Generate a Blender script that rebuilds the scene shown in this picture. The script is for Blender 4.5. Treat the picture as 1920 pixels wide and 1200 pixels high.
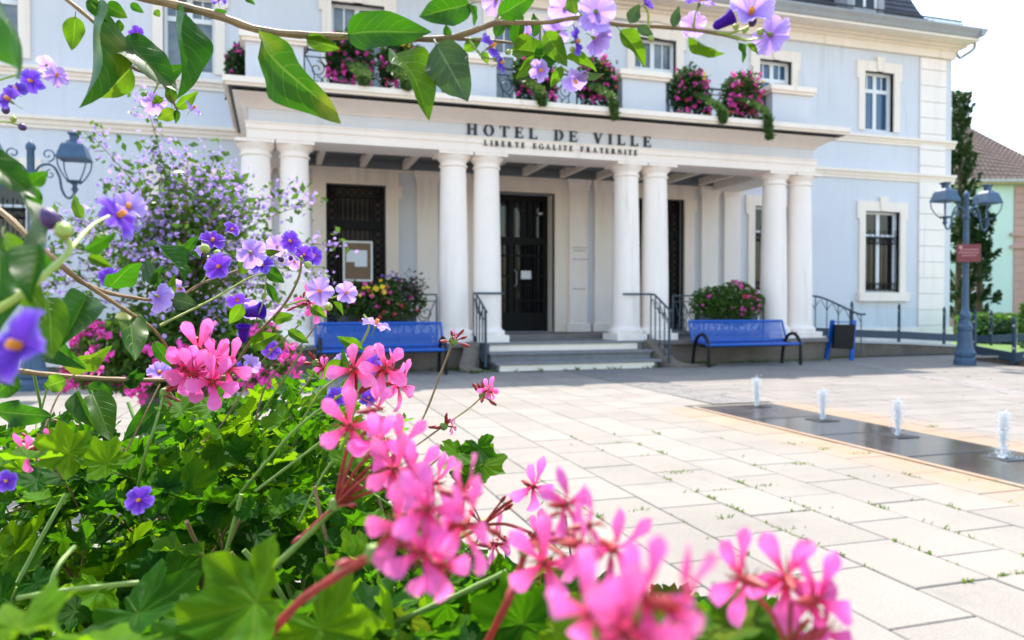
import bpy, math, random
import numpy as np
from mathutils import Vector, Matrix
for o in list(bpy.data.objects): bpy.data.objects.remove(o)
S = bpy.context.scene
R = math.radians
# ------------------------------------------------------------ camera, sky, sun, exposure
CAM_H, CAM_YAW, CAM_PITCH, FPX = 1.2, R(17.3), R(1.0), 1420.0
cd = bpy.data.cameras.new('camera'); cam = bpy.data.objects.new('camera', cd); S.collection.objects.link(cam)
cam.location = (0, 0, CAM_H); cam.rotation_euler = (R(90) - CAM_PITCH, 0, -CAM_YAW)
cd.sensor_width = 23.5; cd.lens = FPX / 1920 * 23.5; cd.clip_start = 0.02; cd.clip_end = 2000
cd.dof.use_dof = True; cd.dof.focus_distance = 0.82; cd.dof.aperture_fstop = 6.5
S.camera = cam
SUN_EL, SUN_AZ = R(62.0), R(8.0)          # azimuth from +Y towards +X: the sun stands behind the town hall
w = bpy.data.worlds.new('World'); S.world = w; w.use_nodes = True
nt = w.node_tree; bg = nt.nodes['Background']
sky = nt.nodes.new('ShaderNodeTexSky'); sky.sky_type = 'NISHITA'; sky.sun_disc = False
sky.sun_elevation = SUN_EL; sky.sun_rotation = SUN_AZ; sky.altitude = 200; sky.air_density = 1.5; sky.dust_density = 2.2; sky.ozone_density = 0.5
nt.links.new(sky.outputs[0], bg.inputs[0]); bg.inputs[1].default_value = 0.15
sd = bpy.data.lights.new('sun', 'SUN'); sun = bpy.data.objects.new('sun', sd); S.collection.objects.link(sun)
sd.energy = 2.9; sd.angle = R(0.6); sd.color = (1.0, 0.94, 0.85)
SUNV = Vector((math.sin(SUN_AZ) * math.cos(SUN_EL), math.cos(SUN_AZ) * math.cos(SUN_EL), math.sin(SUN_EL)))
sun.rotation_euler = SUNV.to_track_quat('Z', 'Y').to_euler(); sun.location = (0, 40, 40)
S.view_settings.view_transform = 'Standard'; S.view_settings.look = 'None'; S.view_settings.gamma = 1.0
S.view_settings.exposure = 1.74
S.render.engine = 'CYCLES'
# ------------------------------------------------------------ pixel (1920x1200) -> point helpers
_cy, _sy, _cp, _sp = math.cos(CAM_YAW), math.sin(CAM_YAW), math.cos(CAM_PITCH), math.sin(CAM_PITCH)
FW = Vector((_sy * _cp, _cy * _cp, -_sp)); RT = Vector((_cy, -_sy, 0)); UP = RT.cross(FW); CP = Vector((0, 0, CAM_H))
def ray(x, y): return FW + RT * ((x - 960) / FPX) + UP * ((600 - y) / FPX)
def P(x, y, d): return CP + ray(x, y) * d
def onz(x, y, z=0.0):
    r = ray(x, y); return CP + r * ((z - CAM_H) / r.z)
def ony(x, y, Y):
    r = ray(x, y); return CP + r * (Y / r.y)
def proj(p):
    q = Vector(p) - CP; z = q.dot(FW)
    return (960 + FPX * q.dot(RT) / z, 600 - FPX * q.dot(UP) / z, z)
# ------------------------------------------------------------ scene helpers
COL = S.collection
ORG = {}                                    # world origin of every root
def tag(o, label=None, cat=None, group=None, kind=None):
    if label: o['label'] = label
    if cat: o['category'] = cat
    if group: o['group'] = group
    if kind: o['kind'] = kind
    return o
def empty(name, loc, label=None, cat=None, group=None, kind=None, rz=0.0):
    o = bpy.data.objects.new(name, None); o.empty_display_size = 0.1; COL.objects.link(o)
    o.location = loc; o.rotation_euler = (0, 0, rz); ORG[o.name] = Vector(loc)
    return tag(o, label, cat, group, kind)
def org(o):
    while o.parent: o = o.parent
    return ORG.get(o.name, Vector((0, 0, 0)))
def inst(name, mesh, parent, M, mt=None):
    o = bpy.data.objects.new(name, mesh); COL.objects.link(o)
    if parent is not None: o.parent = parent
    o.matrix_local = M
    return o
def copy_tree(o, parent=None):
    c = o.copy(); COL.objects.link(c); c.parent = parent
    for ch in o.children: copy_tree(ch, c)
    return c
class MB:
    def __init__(s): s.v = []; s.f = []; s.uv = None
    def add(s, vs, fs):
        n = len(s.v); s.v += [tuple(v) for v in vs]; s.f += [tuple(i + n for i in f) for f in fs]; return s
    def box(s, x0, x1, y0, y1, z0, z1):
        return s.add([(x0,y0,z0),(x1,y0,z0),(x1,y1,z0),(x0,y1,z0),(x0,y0,z1),(x1,y0,z1),(x1,y1,z1),(x0,y1,z1)],
                     [(0,3,2,1),(4,5,6,7),(0,1,5,4),(1,2,6,5),(2,3,7,6),(3,0,4,7)])
    def cbox(s, x0, x1, y0, y1, z0, z1, c):      # box with chamfered edges along z and top
        o = [(x0+c,y0),(x1-c,y0),(x1,y0+c),(x1,y1-c),(x1-c,y1),(x0+c,y1),(x0,y1-c),(x0,y0+c)]
        i = [(x0+c,y0+c),(x1-c,y0+c),(x1-c,y0+c),(x1-c,y1-c),(x1-c,y1-c),(x0+c,y1-c),(x0+c,y1-c),(x0+c,y0+c)]
        vs = [(x,y,z0) for x,y in o] + [(x,y,z1-c) for x,y in o] + [(x,y,z1) for x,y in i]
        fs = [tuple(range(7,-1,-1)), (16,17,19,21)]
        for k in range(8):
            l = (k+1) % 8; fs += [(k,l,8+l,8+k), (8+k,8+l,16+l,16+k)]
        return s.add(vs, fs)
    def lathe(s, prof, c=(0,0,0), n=24, cap=True):
        vs = []; m = len(prof)
        for r, z in prof:
            for k in range(n):
                a = 2*math.pi*k/n; vs.append((c[0]+r*math.cos(a), c[1]+r*math.sin(a), c[2]+z))
        fs = [(j*n+k, j*n+(k+1)%n, (j+1)*n+(k+1)%n, (j+1)*n+k) for j in range(m-1) for k in range(n)]
        if cap: fs += [tuple(range(n-1,-1,-1)), tuple((m-1)*n+k for k in range(n))]
        return s.add(vs, fs)
    def tube(s, pts, r, n=6, closed=False):
        pts = [Vector(p) for p in pts]; m = len(pts); rs = r if isinstance(r, (list, tuple)) else [r]*m
        vs = []; ref = None
        for i, p in enumerate(pts):
            t = (pts[min(i+1,m-1)] - pts[max(i-1,0)])
            t = t.normalized() if t.length > 1e-9 else Vector((0,0,1))
            if ref is None: ref = t.orthogonal().normalized()
            ref = (ref - t*ref.dot(t)); ref = ref.normalized() if ref.length > 1e-6 else t.orthogonal().normalized()
            b = t.cross(ref)
            for k in range(n):
                a = 2*math.pi*k/n; vs.append(p + (ref*math.cos(a) + b*math.sin(a))*rs[i])
        fs = [(j*n+k, j*n+(k+1)%n, (j+1)*n+(k+1)%n, (j+1)*n+k) for j in range(m-1) for k in range(n)]
        fs += [tuple(range(n-1,-1,-1)), tuple((m-1)*n+k for k in range(n))]
        return s.add(vs, fs)
    def prism(s, poly, a, b, axis='y'):          # poly in the two other axes, extruded a..b
        n = len(poly)
        def q(u, v, t): return {'y': (u, t, v), 'x': (t, u, v), 'z': (u, v, t)}[axis]
        vs = [q(u, v, a) for u, v in poly] + [q(u, v, b) for u, v in poly]
        fs = [tuple(range(n)), tuple(range(2*n-1, n-1, -1))] + [(i, n+i, n+(i+1)%n, (i+1)%n) for i in range(n)]
        return s.add(vs, fs)
    def mesh(s, name, mat, off=(0,0,0), smooth=False, fixn=True):
        me = bpy.data.meshes.new(name); o = Vector(off)
        me.from_pydata([tuple(Vector(v)-o) for v in s.v], [], s.f)
        if fixn:
            import bmesh
            bm = bmesh.new(); bm.from_mesh(me); bmesh.ops.recalc_face_normals(bm, faces=bm.faces); bm.to_mesh(me); bm.free()
        if smooth:
            me.polygons.foreach_set('use_smooth', [True]*len(me.polygons))
            try: me.set_sharp_from_angle(angle=R(40))
            except Exception: pass
        if s.uv is not None:
            l = me.uv_layers.new(name='UVMap'); idx = np.empty(len(me.loops), dtype=np.int32); me.loops.foreach_get('vertex_index', idx)
            l.data.foreach_set('uv', np.asarray(s.uv, dtype=np.float32)[idx].ravel())
        me.materials.append(mat); return me
    def build(s, name, mat, parent=None, smooth=False, **kw):
        me = s.mesh(name, mat, org(parent) if parent is not None else (0,0,0), smooth)
        o = bpy.data.objects.new(name, me); COL.objects.link(o)
        if parent is not None: o.parent = parent
        return tag(o, **kw)
def spline(pts, n=8):                            # Catmull-Rom through Vectors
    pts = [Vector(p) for p in pts]; out = []
    for i in range(len(pts)-1):
        a, b, c, d = pts[max(i-1,0)], pts[i], pts[i+1], pts[min(i+2,len(pts)-1)]
        for k in range(n):
            t = k/n
            out.append(0.5*((2*b) + (c-a)*t + (2*a-5*b+4*c-d)*t*t + (3*b-a-3*c+d)*t**3))
    return out + [pts[-1]]
# ------------------------------------------------------------ materials
def newmat(name):
    m = bpy.data.materials.new(name); m.use_nodes = True
    return m, m.node_tree, m.node_tree.nodes['Principled BSDF']
def N(nt, t, **kw):
    n = nt.nodes.new(t)
    for k, v in kw.items(): setattr(n, k, v)
    return n
def pos(nt): return N(nt, 'ShaderNodeNewGeometry').outputs['Position']
def noise(nt, scale, detail=3.0, vec=None, rough=0.55):
    n = N(nt, 'ShaderNodeTexNoise'); n.inputs['Scale'].default_value = scale; n.inputs['Detail'].default_value = detail; n.inputs['Roughness'].default_value = rough
    nt.links.new(vec if vec is not None else pos(nt), n.inputs['Vector']); return n.outputs['Fac']
def ramp(nt, fac, a, b, p0=0.35, p1=0.65):
    r = N(nt, 'ShaderNodeValToRGB'); e = r.color_ramp.elements
    e[0].position = p0; e[1].position = p1; e[0].color = (*a, 1); e[1].color = (*b, 1)
    nt.links.new(fac, r.inputs[0]); return r.outputs[0]
def mixc(nt, fac, a, b, mode='MIX'):
    m = N(nt, 'ShaderNodeMix', data_type='RGBA', blend_type=mode)
    for s, v in ((m.inputs[0], fac), (m.inputs[6], a), (m.inputs[7], b)):
        if isinstance(v, (int, float)): s.default_value = v
        elif isinstance(v, tuple): s.default_value = (*v, 1)
        else: nt.links.new(v, s)
    return m.outputs[2]
def math_(nt, op, a, b=None, c=None, clamp=False):
    m = N(nt, 'ShaderNodeMath', operation=op); m.use_clamp = clamp
    for s, v in zip(m.inputs, (a, b, c)):
        if v is None: continue
        if isinstance(v, (int, float)): s.default_value = v
        else: nt.links.new(v, s)
    return m.outputs[0]
def maprange(nt, v, a, b, c=0.0, d=1.0):
    m = N(nt, 'ShaderNodeMapRange'); m.interpolation_type = 'SMOOTHSTEP'
    nt.links.new(v, m.inputs[0])
    for i, x in enumerate((a, b, c, d)): m.inputs[i+1].default_value = x
    return m.outputs[0]
def bump(nt, bsdf, h, dist, strength=1.0):
    b = N(nt, 'ShaderNodeBump'); b.inputs['Distance'].default_value = dist; b.inputs['Strength'].default_value = strength
    nt.links.new(h, b.inputs['Height']); nt.links.new(b.outputs[0], bsdf.inputs['Normal'])
def sc(c, k): return tuple(max(0, min(1, x*k)) for x in c)
def plain(name, c, rough=0.6, var=0.12, scale=3.0, bmp=0.0, bscale=60.0, metal=0.0, stain=None, stain_amt=0.5, spec=0.5, rand=0.0, coat=0.0):
    m, nt, b = newmat(name)
    col = ramp(nt, noise(nt, scale, 5), sc(c, 1-var), sc(c, 1+var))
    col = mixc(nt, 0.35, col, ramp(nt, noise(nt, scale*14, 3), sc(c, 1-1.4*var), sc(c, 1+1.4*var)))
    if stain:
        col = mixc(nt, maprange(nt, noise(nt, scale*0.6, 6, rough=0.65), 0.48, 0.72, 0, stain_amt), col, stain)
    if rand:
        oi = N(nt, 'ShaderNodeObjectInfo').outputs['Random']
        v = N(nt, 'ShaderNodeHueSaturation'); nt.links.new(maprange(nt, oi, 0, 1, 1-rand, 1+rand), v.inputs['Value']); nt.links.new(col, v.inputs['Color']); col = v.outputs[0]
    nt.links.new(col, b.inputs['Base Color'])
    b.inputs['Roughness'].default_value = rough; b.inputs['Metallic'].default_value = metal; b.inputs['Specular IOR Level'].default_value = spec
    b.inputs['Coat Weight'].default_value = coat
    if bmp: bump(nt, b, noise(nt, bscale, 4), bmp)
    return m
M = {}
def streaked(name, c, dirt, amt):
    m, nt, b = newmat(name)
    col = ramp(nt, noise(nt, 0.7, 6), sc(c, .955), sc(c, 1.04)); col = mixc(nt, .3, col, ramp(nt, noise(nt, 38, 3), sc(c, .94), sc(c, 1.06)))
    mp = N(nt, 'ShaderNodeMapping'); mp.inputs['Scale'].default_value = (4.5, 4.5, .35); nt.links.new(pos(nt), mp.inputs[0])
    st = math_(nt, 'MULTIPLY', maprange(nt, noise(nt, 1.0, 6, mp.outputs[0], .62), .50, .74, 0, 1), maprange(nt, noise(nt, .35, 3), .42, .62, .25, 1))
    col = mixc(nt, math_(nt, 'MULTIPLY', st, amt), col, dirt)
    sx = N(nt, 'ShaderNodeSeparateXYZ'); nt.links.new(pos(nt), sx.inputs[0])
    foot = math_(nt, 'MULTIPLY', maprange(nt, sx.outputs[2], .2, 1.3, 1, 0), maprange(nt, noise(nt, 1.4, 5), .42, .66, 0, .55)); col = mixc(nt, foot, col, dirt)
    nt.links.new(col, b.inputs['Base Color']); b.inputs['Roughness'].default_value = .9; b.inputs['Specular IOR Level'].default_value = .3; bump(nt, b, noise(nt, 90, 4), .004); return m
M['plaster'] = streaked('blue_plaster', (0.655, 0.66, 0.695), (0.48, 0.47, 0.475), .5)
M['cream'] = streaked('cream_stone', (0.88, 0.765, 0.66), (0.56, 0.46, 0.37), .55)
M['white'] = streaked('white_stone', (0.93, 0.825, 0.75), (0.60, 0.51, 0.43), .45)
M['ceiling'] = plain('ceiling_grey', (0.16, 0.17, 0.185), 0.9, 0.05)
M['riser'] = plain('riser_white', (0.86, 0.76, 0.63), 0.7, 0.04, 3, 0.001)
M['granite'] = plain('step_granite', (0.19, 0.185, 0.19), 0.75, 0.18, 6, 0.002, 120, stain=(0.16, 0.14, 0.12), stain_amt=0.5)
M['conc'] = plain('stained_concrete', (0.15, 0.12, 0.095), 0.95, 0.25, 1.8, 0.008, 40, stain=(0.09, 0.07, 0.055), stain_amt=0.8)
M['coping'] = plain('pale_coping', (0.50, 0.48, 0.45), 0.85, 0.1, 2, 0.003)
M['floor'] = plain('portico_floor', (0.19, 0.165, 0.155), 0.8, 0.15, 4, 0.002)
M['iron'] = plain('blue_grey_iron', (0.035, 0.055, 0.072), 0.5, 0.15, 5, metal=0.0, spec=0.5)
M['lampblue'] = plain('lamp_blue_paint', (0.040, 0.085, 0.150), 0.5, 0.15, 6, stain=(0.02, 0.04, 0.07), stain_amt=0.4)
M['black'] = plain('black_paint', (0.006, 0.006, 0.008), 0.4, 0.2, 8, spec=0.3)
M['dark_iron'] = plain('dark_ironwork', (0.008, 0.007, 0.008), 0.6, 0.25, 8, spec=0.2)
M['dark_wood'] = plain('dark_door', (0.005, 0.005, 0.005), 0.55, 0.3, 5, spec=0.2)
M['shutter'] = plain('brown_wood_panel', (0.055, 0.040, 0.030), 0.6, 0.2, 5)
M['bench'] = plain('bench_blue', (0.004, 0.085, 0.42), 0.35, 0.08, 5, coat=0.2)
M['navy'] = plain('navy_steel', (0.016, 0.042, 0.075), 0.5, 0.1, 5)
M['frame'] = plain('window_white', (0.80, 0.80, 0.80), 0.5, 0.02, 5)
M['letter'] = plain('letter_black', (0.012, 0.014, 0.02), 0.5, 0.1, 5)
M['paper'] = plain('paper', (0.78, 0.80, 0.84), 0.8, 0.02, 9)
M['cork'] = plain('cork_board', (0.22, 0.14, 0.09), 0.9, 0.15, 30)
M['sign'] = plain('burgundy_sign', (0.17, 0.018, 0.03), 0.4, 0.1, 9)
M['ink'] = plain('grey_ink', (0.42, 0.37, 0.35), 0.8, 0.05)
M['slate'] = plain('dark_slate', (0.035, 0.034, 0.04), 0.55, 0.3, 3, 0.004, 30, rand=0.25)
M['zinc'] = plain('grey_zinc', (0.33, 0.33, 0.34), 0.45, 0.08, 4)
M['tub'] = plain('charcoal_tub', (0.05, 0.05, 0.06), 0.6, 0.15, 6)
M['soil'] = plain('soil', (0.045, 0.03, 0.02), 1.0, 0.4, 20, 0.01, 60)
M['mint'] = plain('mint_render', (0.60, 0.72, 0.65), 0.9, 0.03, 1, 0.003)
M['pinkstone'] = plain('pink_sandstone', (0.52, 0.30, 0.26), 0.9, 0.08, 2, 0.004)
M['rooftile'] = plain('brown_roof_tile', (0.05, 0.030, 0.026), 0.85, 0.5, 2.5, rand=0.3)
M['tile_sunlit'] = plain('sunlit_roof_tile', (0.34, 0.19, 0.12), 0.85, 0.3, 2.5, rand=0.3)  # lighter copy of the roof tile: sunlight painted into the rear slope
M['ochre'] = plain('ochre_eave', (0.45, 0.36, 0.20), 0.8, 0.06, 2)
M['bark'] = plain('bark', (0.10, 0.065, 0.04), 0.9, 0.3, 40, 0.002, 200)
M['terracotta'] = plain('planter_concrete', (0.32, 0.30, 0.28), 0.85, 0.1, 5, 0.003)
M['yellowgreen'] = plain('young_shoot', (0.28, 0.36, 0.06), 0.5, 0.15, 60)
M['twig'] = plain('brown_twig', (0.21, 0.13, 0.05), 0.65, 0.3, 90, 0.0005, 400)
M['greenstem'] = plain('green_stem', (0.14, 0.23, 0.03), 0.6, 0.2, 80)
M['redstem'] = plain('red_pedicel', (0.27, 0.016, 0.013), 0.55, 0.35, 120)
M['anther'] = plain('orange_anther', (0.80, 0.30, 0.02), 0.5, 0.2, 300)
M['bud'] = plain('purple_bud', (0.05, 0.015, 0.09), 0.5, 0.3, 200)
# glass-like window panes and clear balustrade glass
m, nt_, b = newmat('window_glass'); b.inputs['Base Color'].default_value = (0.006, 0.009, 0.014, 1); b.inputs['Roughness'].default_value = 0.04; b.inputs['Specular IOR Level'].default_value = 0.5
bump(nt_, b, noise(nt_, 1.3, 2), 0.02, 0.3); M['pane'] = m
m, nt_, b = newmat('sky_tinted_glass'); b.inputs['Base Color'].default_value = (0.035, 0.085, 0.17, 1); b.inputs['Roughness'].default_value = 0.05; b.inputs['Specular IOR Level'].default_value = 0.8
bump(nt_, b, noise(nt_, 1.1, 2), 0.03, 0.4); M['pane_sky'] = m  # blue base colour paints the sky's reflection into these panes
m, nt_, b = newmat('curtained_glass'); b.inputs['Roughness'].default_value = 0.06; b.inputs['Specular IOR Level'].default_value = 0.9
nt_.links.new(ramp(nt_, noise(nt_, 2.2, 2), (0.05, 0.065, 0.09), (0.17, 0.185, 0.19)), b.inputs['Base Color']); M['pane2'] = m
m, nt_, b = newmat('clear_glass'); b.inputs['Base Color'].default_value = (0.90, 0.96, 0.95, 1); b.inputs['Roughness'].default_value = 0.02; b.inputs['Transmission Weight'].default_value = 1.0; b.inputs['IOR'].default_value = 1.05; M['glass'] = m
# wet dark granite of the fountain
m, nt_, b = newmat('wet_granite')
_wr = N(nt_, 'ShaderNodeMath', operation='MULTIPLY_ADD'); _wa = N(nt_, 'ShaderNodeMath', operation='ADD')
nt_.links.new(mixc(nt_, 0.5, ramp(nt_, noise(nt_, 2.5, 4), (0.032, 0.027, 0.025), (0.058, 0.049, 0.044)), ramp(nt_, noise(nt_, 120, 2), (0.025, 0.024, 0.024), (0.065, 0.06, 0.057))), b.inputs['Base Color'])
nt_.links.new(maprange(nt_, noise(nt_, 1.6, 3), 0.4, 0.62, 0.10, 0.22), _wr.inputs[0]); nt_.links.new(N(nt_, 'ShaderNodeObjectInfo').outputs['Random'], _wr.inputs[1]); _wr.inputs[2].default_value = .11; nt_.links.new(_wr.outputs[0], _wa.inputs[0]); nt_.links.new(_wr.outputs[0], b.inputs['Roughness']); bump(nt_, b, noise(nt_, 9, 4), 0.002, 0.5); M['wet'] = m
# water
m, nt_, b = newmat('foamy_water'); b.inputs['Base Color'].default_value = (0.93, 0.95, 0.97, 1); b.inputs['Roughness'].default_value = 0.12; b.inputs['Transmission Weight'].default_value = 0.3; b.inputs['IOR'].default_value = 1.33
b.inputs['Subsurface Weight'].default_value = 0.0; M['water'] = m
# perforated blue bench sheet: round holes left open by a transparent mix
m, nt_, b = newmat('perforated_blue'); b.inputs['Base Color'].default_value = (0.004, 0.075, 0.37, 1); b.inputs['Roughness'].default_value = 0.38
tc = N(nt_, 'ShaderNodeTexCoord'); mp = N(nt_, 'ShaderNodeMapping'); mp.inputs['Scale'].default_value = (60, 60, 60)
nt_.links.new(tc.outputs['Object'], mp.inputs[0])
vm = N(nt_, 'ShaderNodeVectorMath', operation='FRACTION'); nt_.links.new(mp.outputs[0], vm.inputs[0])
sp_ = N(nt_, 'ShaderNodeSeparateXYZ'); nt_.links.new(vm.outputs[0], sp_.inputs[0])
dx = math_(nt_, 'SUBTRACT', sp_.outputs[0], 0.5); dz = math_(nt_, 'SUBTRACT', sp_.outputs[2], 0.5)
rr = math_(nt_, 'SQRT', math_(nt_, 'ADD', math_(nt_, 'MULTIPLY', dx, dx), math_(nt_, 'MULTIPLY', dz, dz)))
hole = math_(nt_, 'LESS_THAN', rr, 0.30); tr = N(nt_, 'ShaderNodeBsdfTransparent'); mx = N(nt_, 'ShaderNodeMixShader')
nt_.links.new(hole, mx.inputs[0]); nt_.links.new(b.outputs[0], mx.inputs[1]); nt_.links.new(tr.outputs[0], mx.inputs[2])
nt_.links.new(mx.outputs[0], nt_.nodes['Material Output'].inputs['Surface']); M['perf'] = m
# paving slabs: granular concrete, each slab a little different, rusty water stains beside the fountain
def paving(name, base):
    m, nt, b = newmat(name)
    col = mixc(nt, 0.5, ramp(nt, noise(nt, 1.1, 5), sc(base, 0.86), sc(base, 1.10)), ramp(nt, noise(nt, 170, 2), sc(base, 0.62), sc(base, 1.30), 0.3, 0.7))
    col = mixc(nt, maprange(nt, noise(nt, 2.7, 6, rough=0.7), 0.55, 0.75, 0, 0.45), col, sc(base, 0.62))
    oi = N(nt, 'ShaderNodeObjectInfo').outputs['Random']; hv = N(nt, 'ShaderNodeHueSaturation')
    nt.links.new(maprange(nt, oi, 0, 1, 0.94, 1.06), hv.inputs['Value']); nt.links.new(col, hv.inputs['Color']); col = hv.outputs[0]
    sx = N(nt, 'ShaderNodeSeparateXYZ'); nt.links.new(pos(nt), sx.inputs[0])
    dist = math_(nt, 'ABSOLUTE', math_(nt, 'SUBTRACT', sx.outputs[0], 5.32))
    st = math_(nt, 'MULTIPLY', maprange(nt, math_(nt, 'ADD', dist, math_(nt, 'MULTIPLY', noise(nt, 0.9, 4), 0.7)), 0.98, 1.70, 0.72, 0.0), maprange(nt, sx.outputs[1], 8.3, 7.6, 0, 1))
    col = mixc(nt, math_(nt, 'MULTIPLY', st, maprange(nt, noise(nt, 5.0, 5), .3, .65, .45, 1)), col, (0.30, 0.175, 0.09))
    nt.links.new(col, b.inputs['Base Color']); b.inputs['Roughness'].default_value = 0.9; b.inputs['Specular IOR Level'].default_value = 0.3
    bump(nt, b, noise(nt, 220, 3), 0.0025); return m
M['slab'] = paving('paving_slab', (0.222, 0.202, 0.176)); M['slab2'] = paving('paving_slab_cross', (0.195, 0.176, 0.157))
M['bed'] = plain('joint_sand', (0.05, 0.042, 0.03), 1.0, 0.3, 12, 0.004, 60, stain=(0.07, 0.08, 0.02), stain_amt=0.8)
M['setts'] = plain('dark_setts', (0.185, 0.17, 0.16), 0.85, 0.2, 6, 0.004, 60, rand=0.2)
M['earth'] = plain('far_ground', (0.22, 0.20, 0.17), 1.0, 0.2, 0.3)
M['lawn'] = plain('lawn_green', (0.09, 0.16, 0.03), 1.0, 0.3, 0.8, 0.02, 30)
# leaves: dark upper colour, light through the blade, veins from the blade's own coordinates
def leafmat(name, top, thru, vein, tf=0.5, side=7.0, rough=0.38, veins=True, rand=0.25, radial=False):
    m, nt, b = newmat(name)
    oi = N(nt, 'ShaderNodeObjectInfo').outputs['Random']
    base = ramp(nt, noise(nt, 35, 3), sc(top, 0.8), sc(top, 1.25)); tcol = thru
    if veins:
        uv = N(nt, 'ShaderNodeUVMap'); sx = N(nt, 'ShaderNodeSeparateXYZ'); nt.links.new(uv.outputs[0], sx.inputs[0])
        a = math_(nt, 'MULTIPLY', math_(nt, 'ABSOLUTE', math_(nt, 'SUBTRACT', sx.outputs[0], 0.5)), 2.0)
        mid = maprange(nt, a, 0.025, 0.075, .85, 0)
        ph = math_(nt, 'FRACT', math_(nt, 'SUBTRACT', math_(nt, 'MULTIPLY', sx.outputs[1], side), math_(nt, 'MULTIPLY', math_(nt, 'POWER', a, 1.3), 1.9)))
        sv = math_(nt, 'MULTIPLY', maprange(nt, math_(nt, 'ABSOLUTE', math_(nt, 'SUBTRACT', ph, 0.5)), 0.01, 0.065, 0.48, 0), maprange(nt, a, 0.65, 1.0, 1, 0.1))
        vm_ = math_(nt, 'MAXIMUM', mid, sv)
        base = mixc(nt, vm_, base, vein); tcol = mixc(nt, math_(nt, 'MULTIPLY', vm_, 0.7), thru, sc(vein, 1.5))
        bump(nt, b, math_(nt, 'SUBTRACT', 1.0, vm_), 0.0006, 0.6)
    if radial:
        uv = N(nt, 'ShaderNodeUVMap'); sx = N(nt, 'ShaderNodeSeparateXYZ'); nt.links.new(uv.outputs[0], sx.inputs[0])
        du = math_(nt, 'SUBTRACT', sx.outputs[0], .5); dv = math_(nt, 'SUBTRACT', sx.outputs[1], .5)
        rr_ = math_(nt, 'SQRT', math_(nt, 'ADD', math_(nt, 'MULTIPLY', du, du), math_(nt, 'MULTIPLY', dv, dv)))
        an = math_(nt, 'DIVIDE', math_(nt, 'ARCTAN2', du, dv), .9)
        off = math_(nt, 'MULTIPLY', math_(nt, 'ABSOLUTE', math_(nt, 'SUBTRACT', math_(nt, 'FRACT', math_(nt, 'ADD', an, .5)), .5)), rr_)
        vv = maprange(nt, off, .004, .016, .55, 0)
        br_ = math_(nt, 'ABSOLUTE', math_(nt, 'SUBTRACT', math_(nt, 'FRACT', math_(nt, 'SUBTRACT', math_(nt, 'MULTIPLY', rr_, 9.0), math_(nt, 'MULTIPLY', off, 14.0))), .5))
        vv = math_(nt, 'MAXIMUM', vv, maprange(nt, br_, .03, .10, .28, 0))
        base = mixc(nt, vv, base, vein); tcol = mixc(nt, vv, thru, sc(vein, 1.3))
        zone = math_(nt, 'MULTIPLY', maprange(nt, rr_, .16, .24, 0, 1), maprange(nt, rr_, .26, .36, 1, 0))
        base = mixc(nt, math_(nt, 'MULTIPLY', zone, .45), base, sc(top, .55)); bump(nt, b, math_(nt, 'SUBTRACT', noise(nt, 260, 3), vv), .0008, .8)
    spot = maprange(nt, noise(nt, 130, 5, rough=.7), .66, .72, 0, .8); base = mixc(nt, spot, base, (.11, .075, .02))
    tcol = mixc(nt, spot, tcol, (.10, .06, .01)); yel = math_(nt, 'MULTIPLY', maprange(nt, noise(nt, 22, 2), .52, .72, 0, .6), maprange(nt, oi, .6, 1, 0, 1))
    base = mixc(nt, yel, base, (.20, .20, .02)); tcol = mixc(nt, yel, tcol, (.34, .36, .02))
    hv = N(nt, 'ShaderNodeHueSaturation'); nt.links.new(maprange(nt, oi, 0, 1, 1-rand, 1+rand), hv.inputs['Value']); nt.links.new(maprange(nt, oi, 0, 1, 0.515, 0.485), hv.inputs['Hue'])
    nt.links.new(base, hv.inputs['Color']); nt.links.new(hv.outputs[0], b.inputs['Base Color'])
    b.inputs['Roughness'].default_value = rough; b.inputs['Specular IOR Level'].default_value = 0.06 if radial else 0.16
    t = N(nt, 'ShaderNodeBsdfTranslucent'); hv2 = N(nt, 'ShaderNodeHueSaturation'); nt.links.new(maprange(nt, oi, 0, 1, 1+rand*0.6, 1-rand*0.6), hv2.inputs['Value'])
    if isinstance(tcol, tuple): hv2.inputs['Color'].default_value = (*tcol, 1)
    else: nt.links.new(tcol, hv2.inputs['Color'])
    nt.links.new(hv2.outputs[0], t.inputs['Color'])
    x = N(nt, 'ShaderNodeMixShader'); x.inputs[0].default_value = tf
    nt.links.new(b.outputs[0], x.inputs[1]); nt.links.new(t.outputs[0], x.inputs[2]); nt.links.new(x.outputs[0], nt.nodes['Material Output'].inputs['Surface'])
    return m
M['leaf'] = leafmat('nightshade_leaf', (0.0153, 0.0655, 0.0044), (0.0392, 0.1637, 0.0033), (0.0982, 0.1855, 0.0218), 0.45)
M['leaf_young'] = leafmat('nightshade_young_leaf', (0.0392, 0.1063, 0.0056), (0.1118, 0.2517, 0.0045), (0.1677, 0.2572, 0.0335), 0.5)
M['leaf_dull'] = leafmat('nightshade_dull_leaf', (0.0462, 0.0857, 0.0330), (0.0527, 0.1186, 0.0197), (0.1186, 0.1713, 0.0922), 0.25, rough=0.5)
M['gleaf'] = leafmat('geranium_leaf', (0.0158, 0.0748, 0.0026), (0.0660, 0.2112, 0.0026), (0.0748, 0.1496, 0.0106), 0.45, rough=0.55, veins=False, radial=True, rand=0.4)
M['gleaf_young'] = leafmat('geranium_young_leaf', (0.0484, 0.1452, 0.0035), (0.1848, 0.3520, 0.0035), (0.1408, 0.2200, 0.0176), 0.5, rough=0.55, veins=False, radial=True, rand=0.35)
M['foliage'] = leafmat('bush_foliage', (0.0385, 0.0935, 0.0165), (0.1100, 0.2420, 0.0165), (0.0000, 0.0000, 0.0000), 0.35, veins=False)
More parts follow.
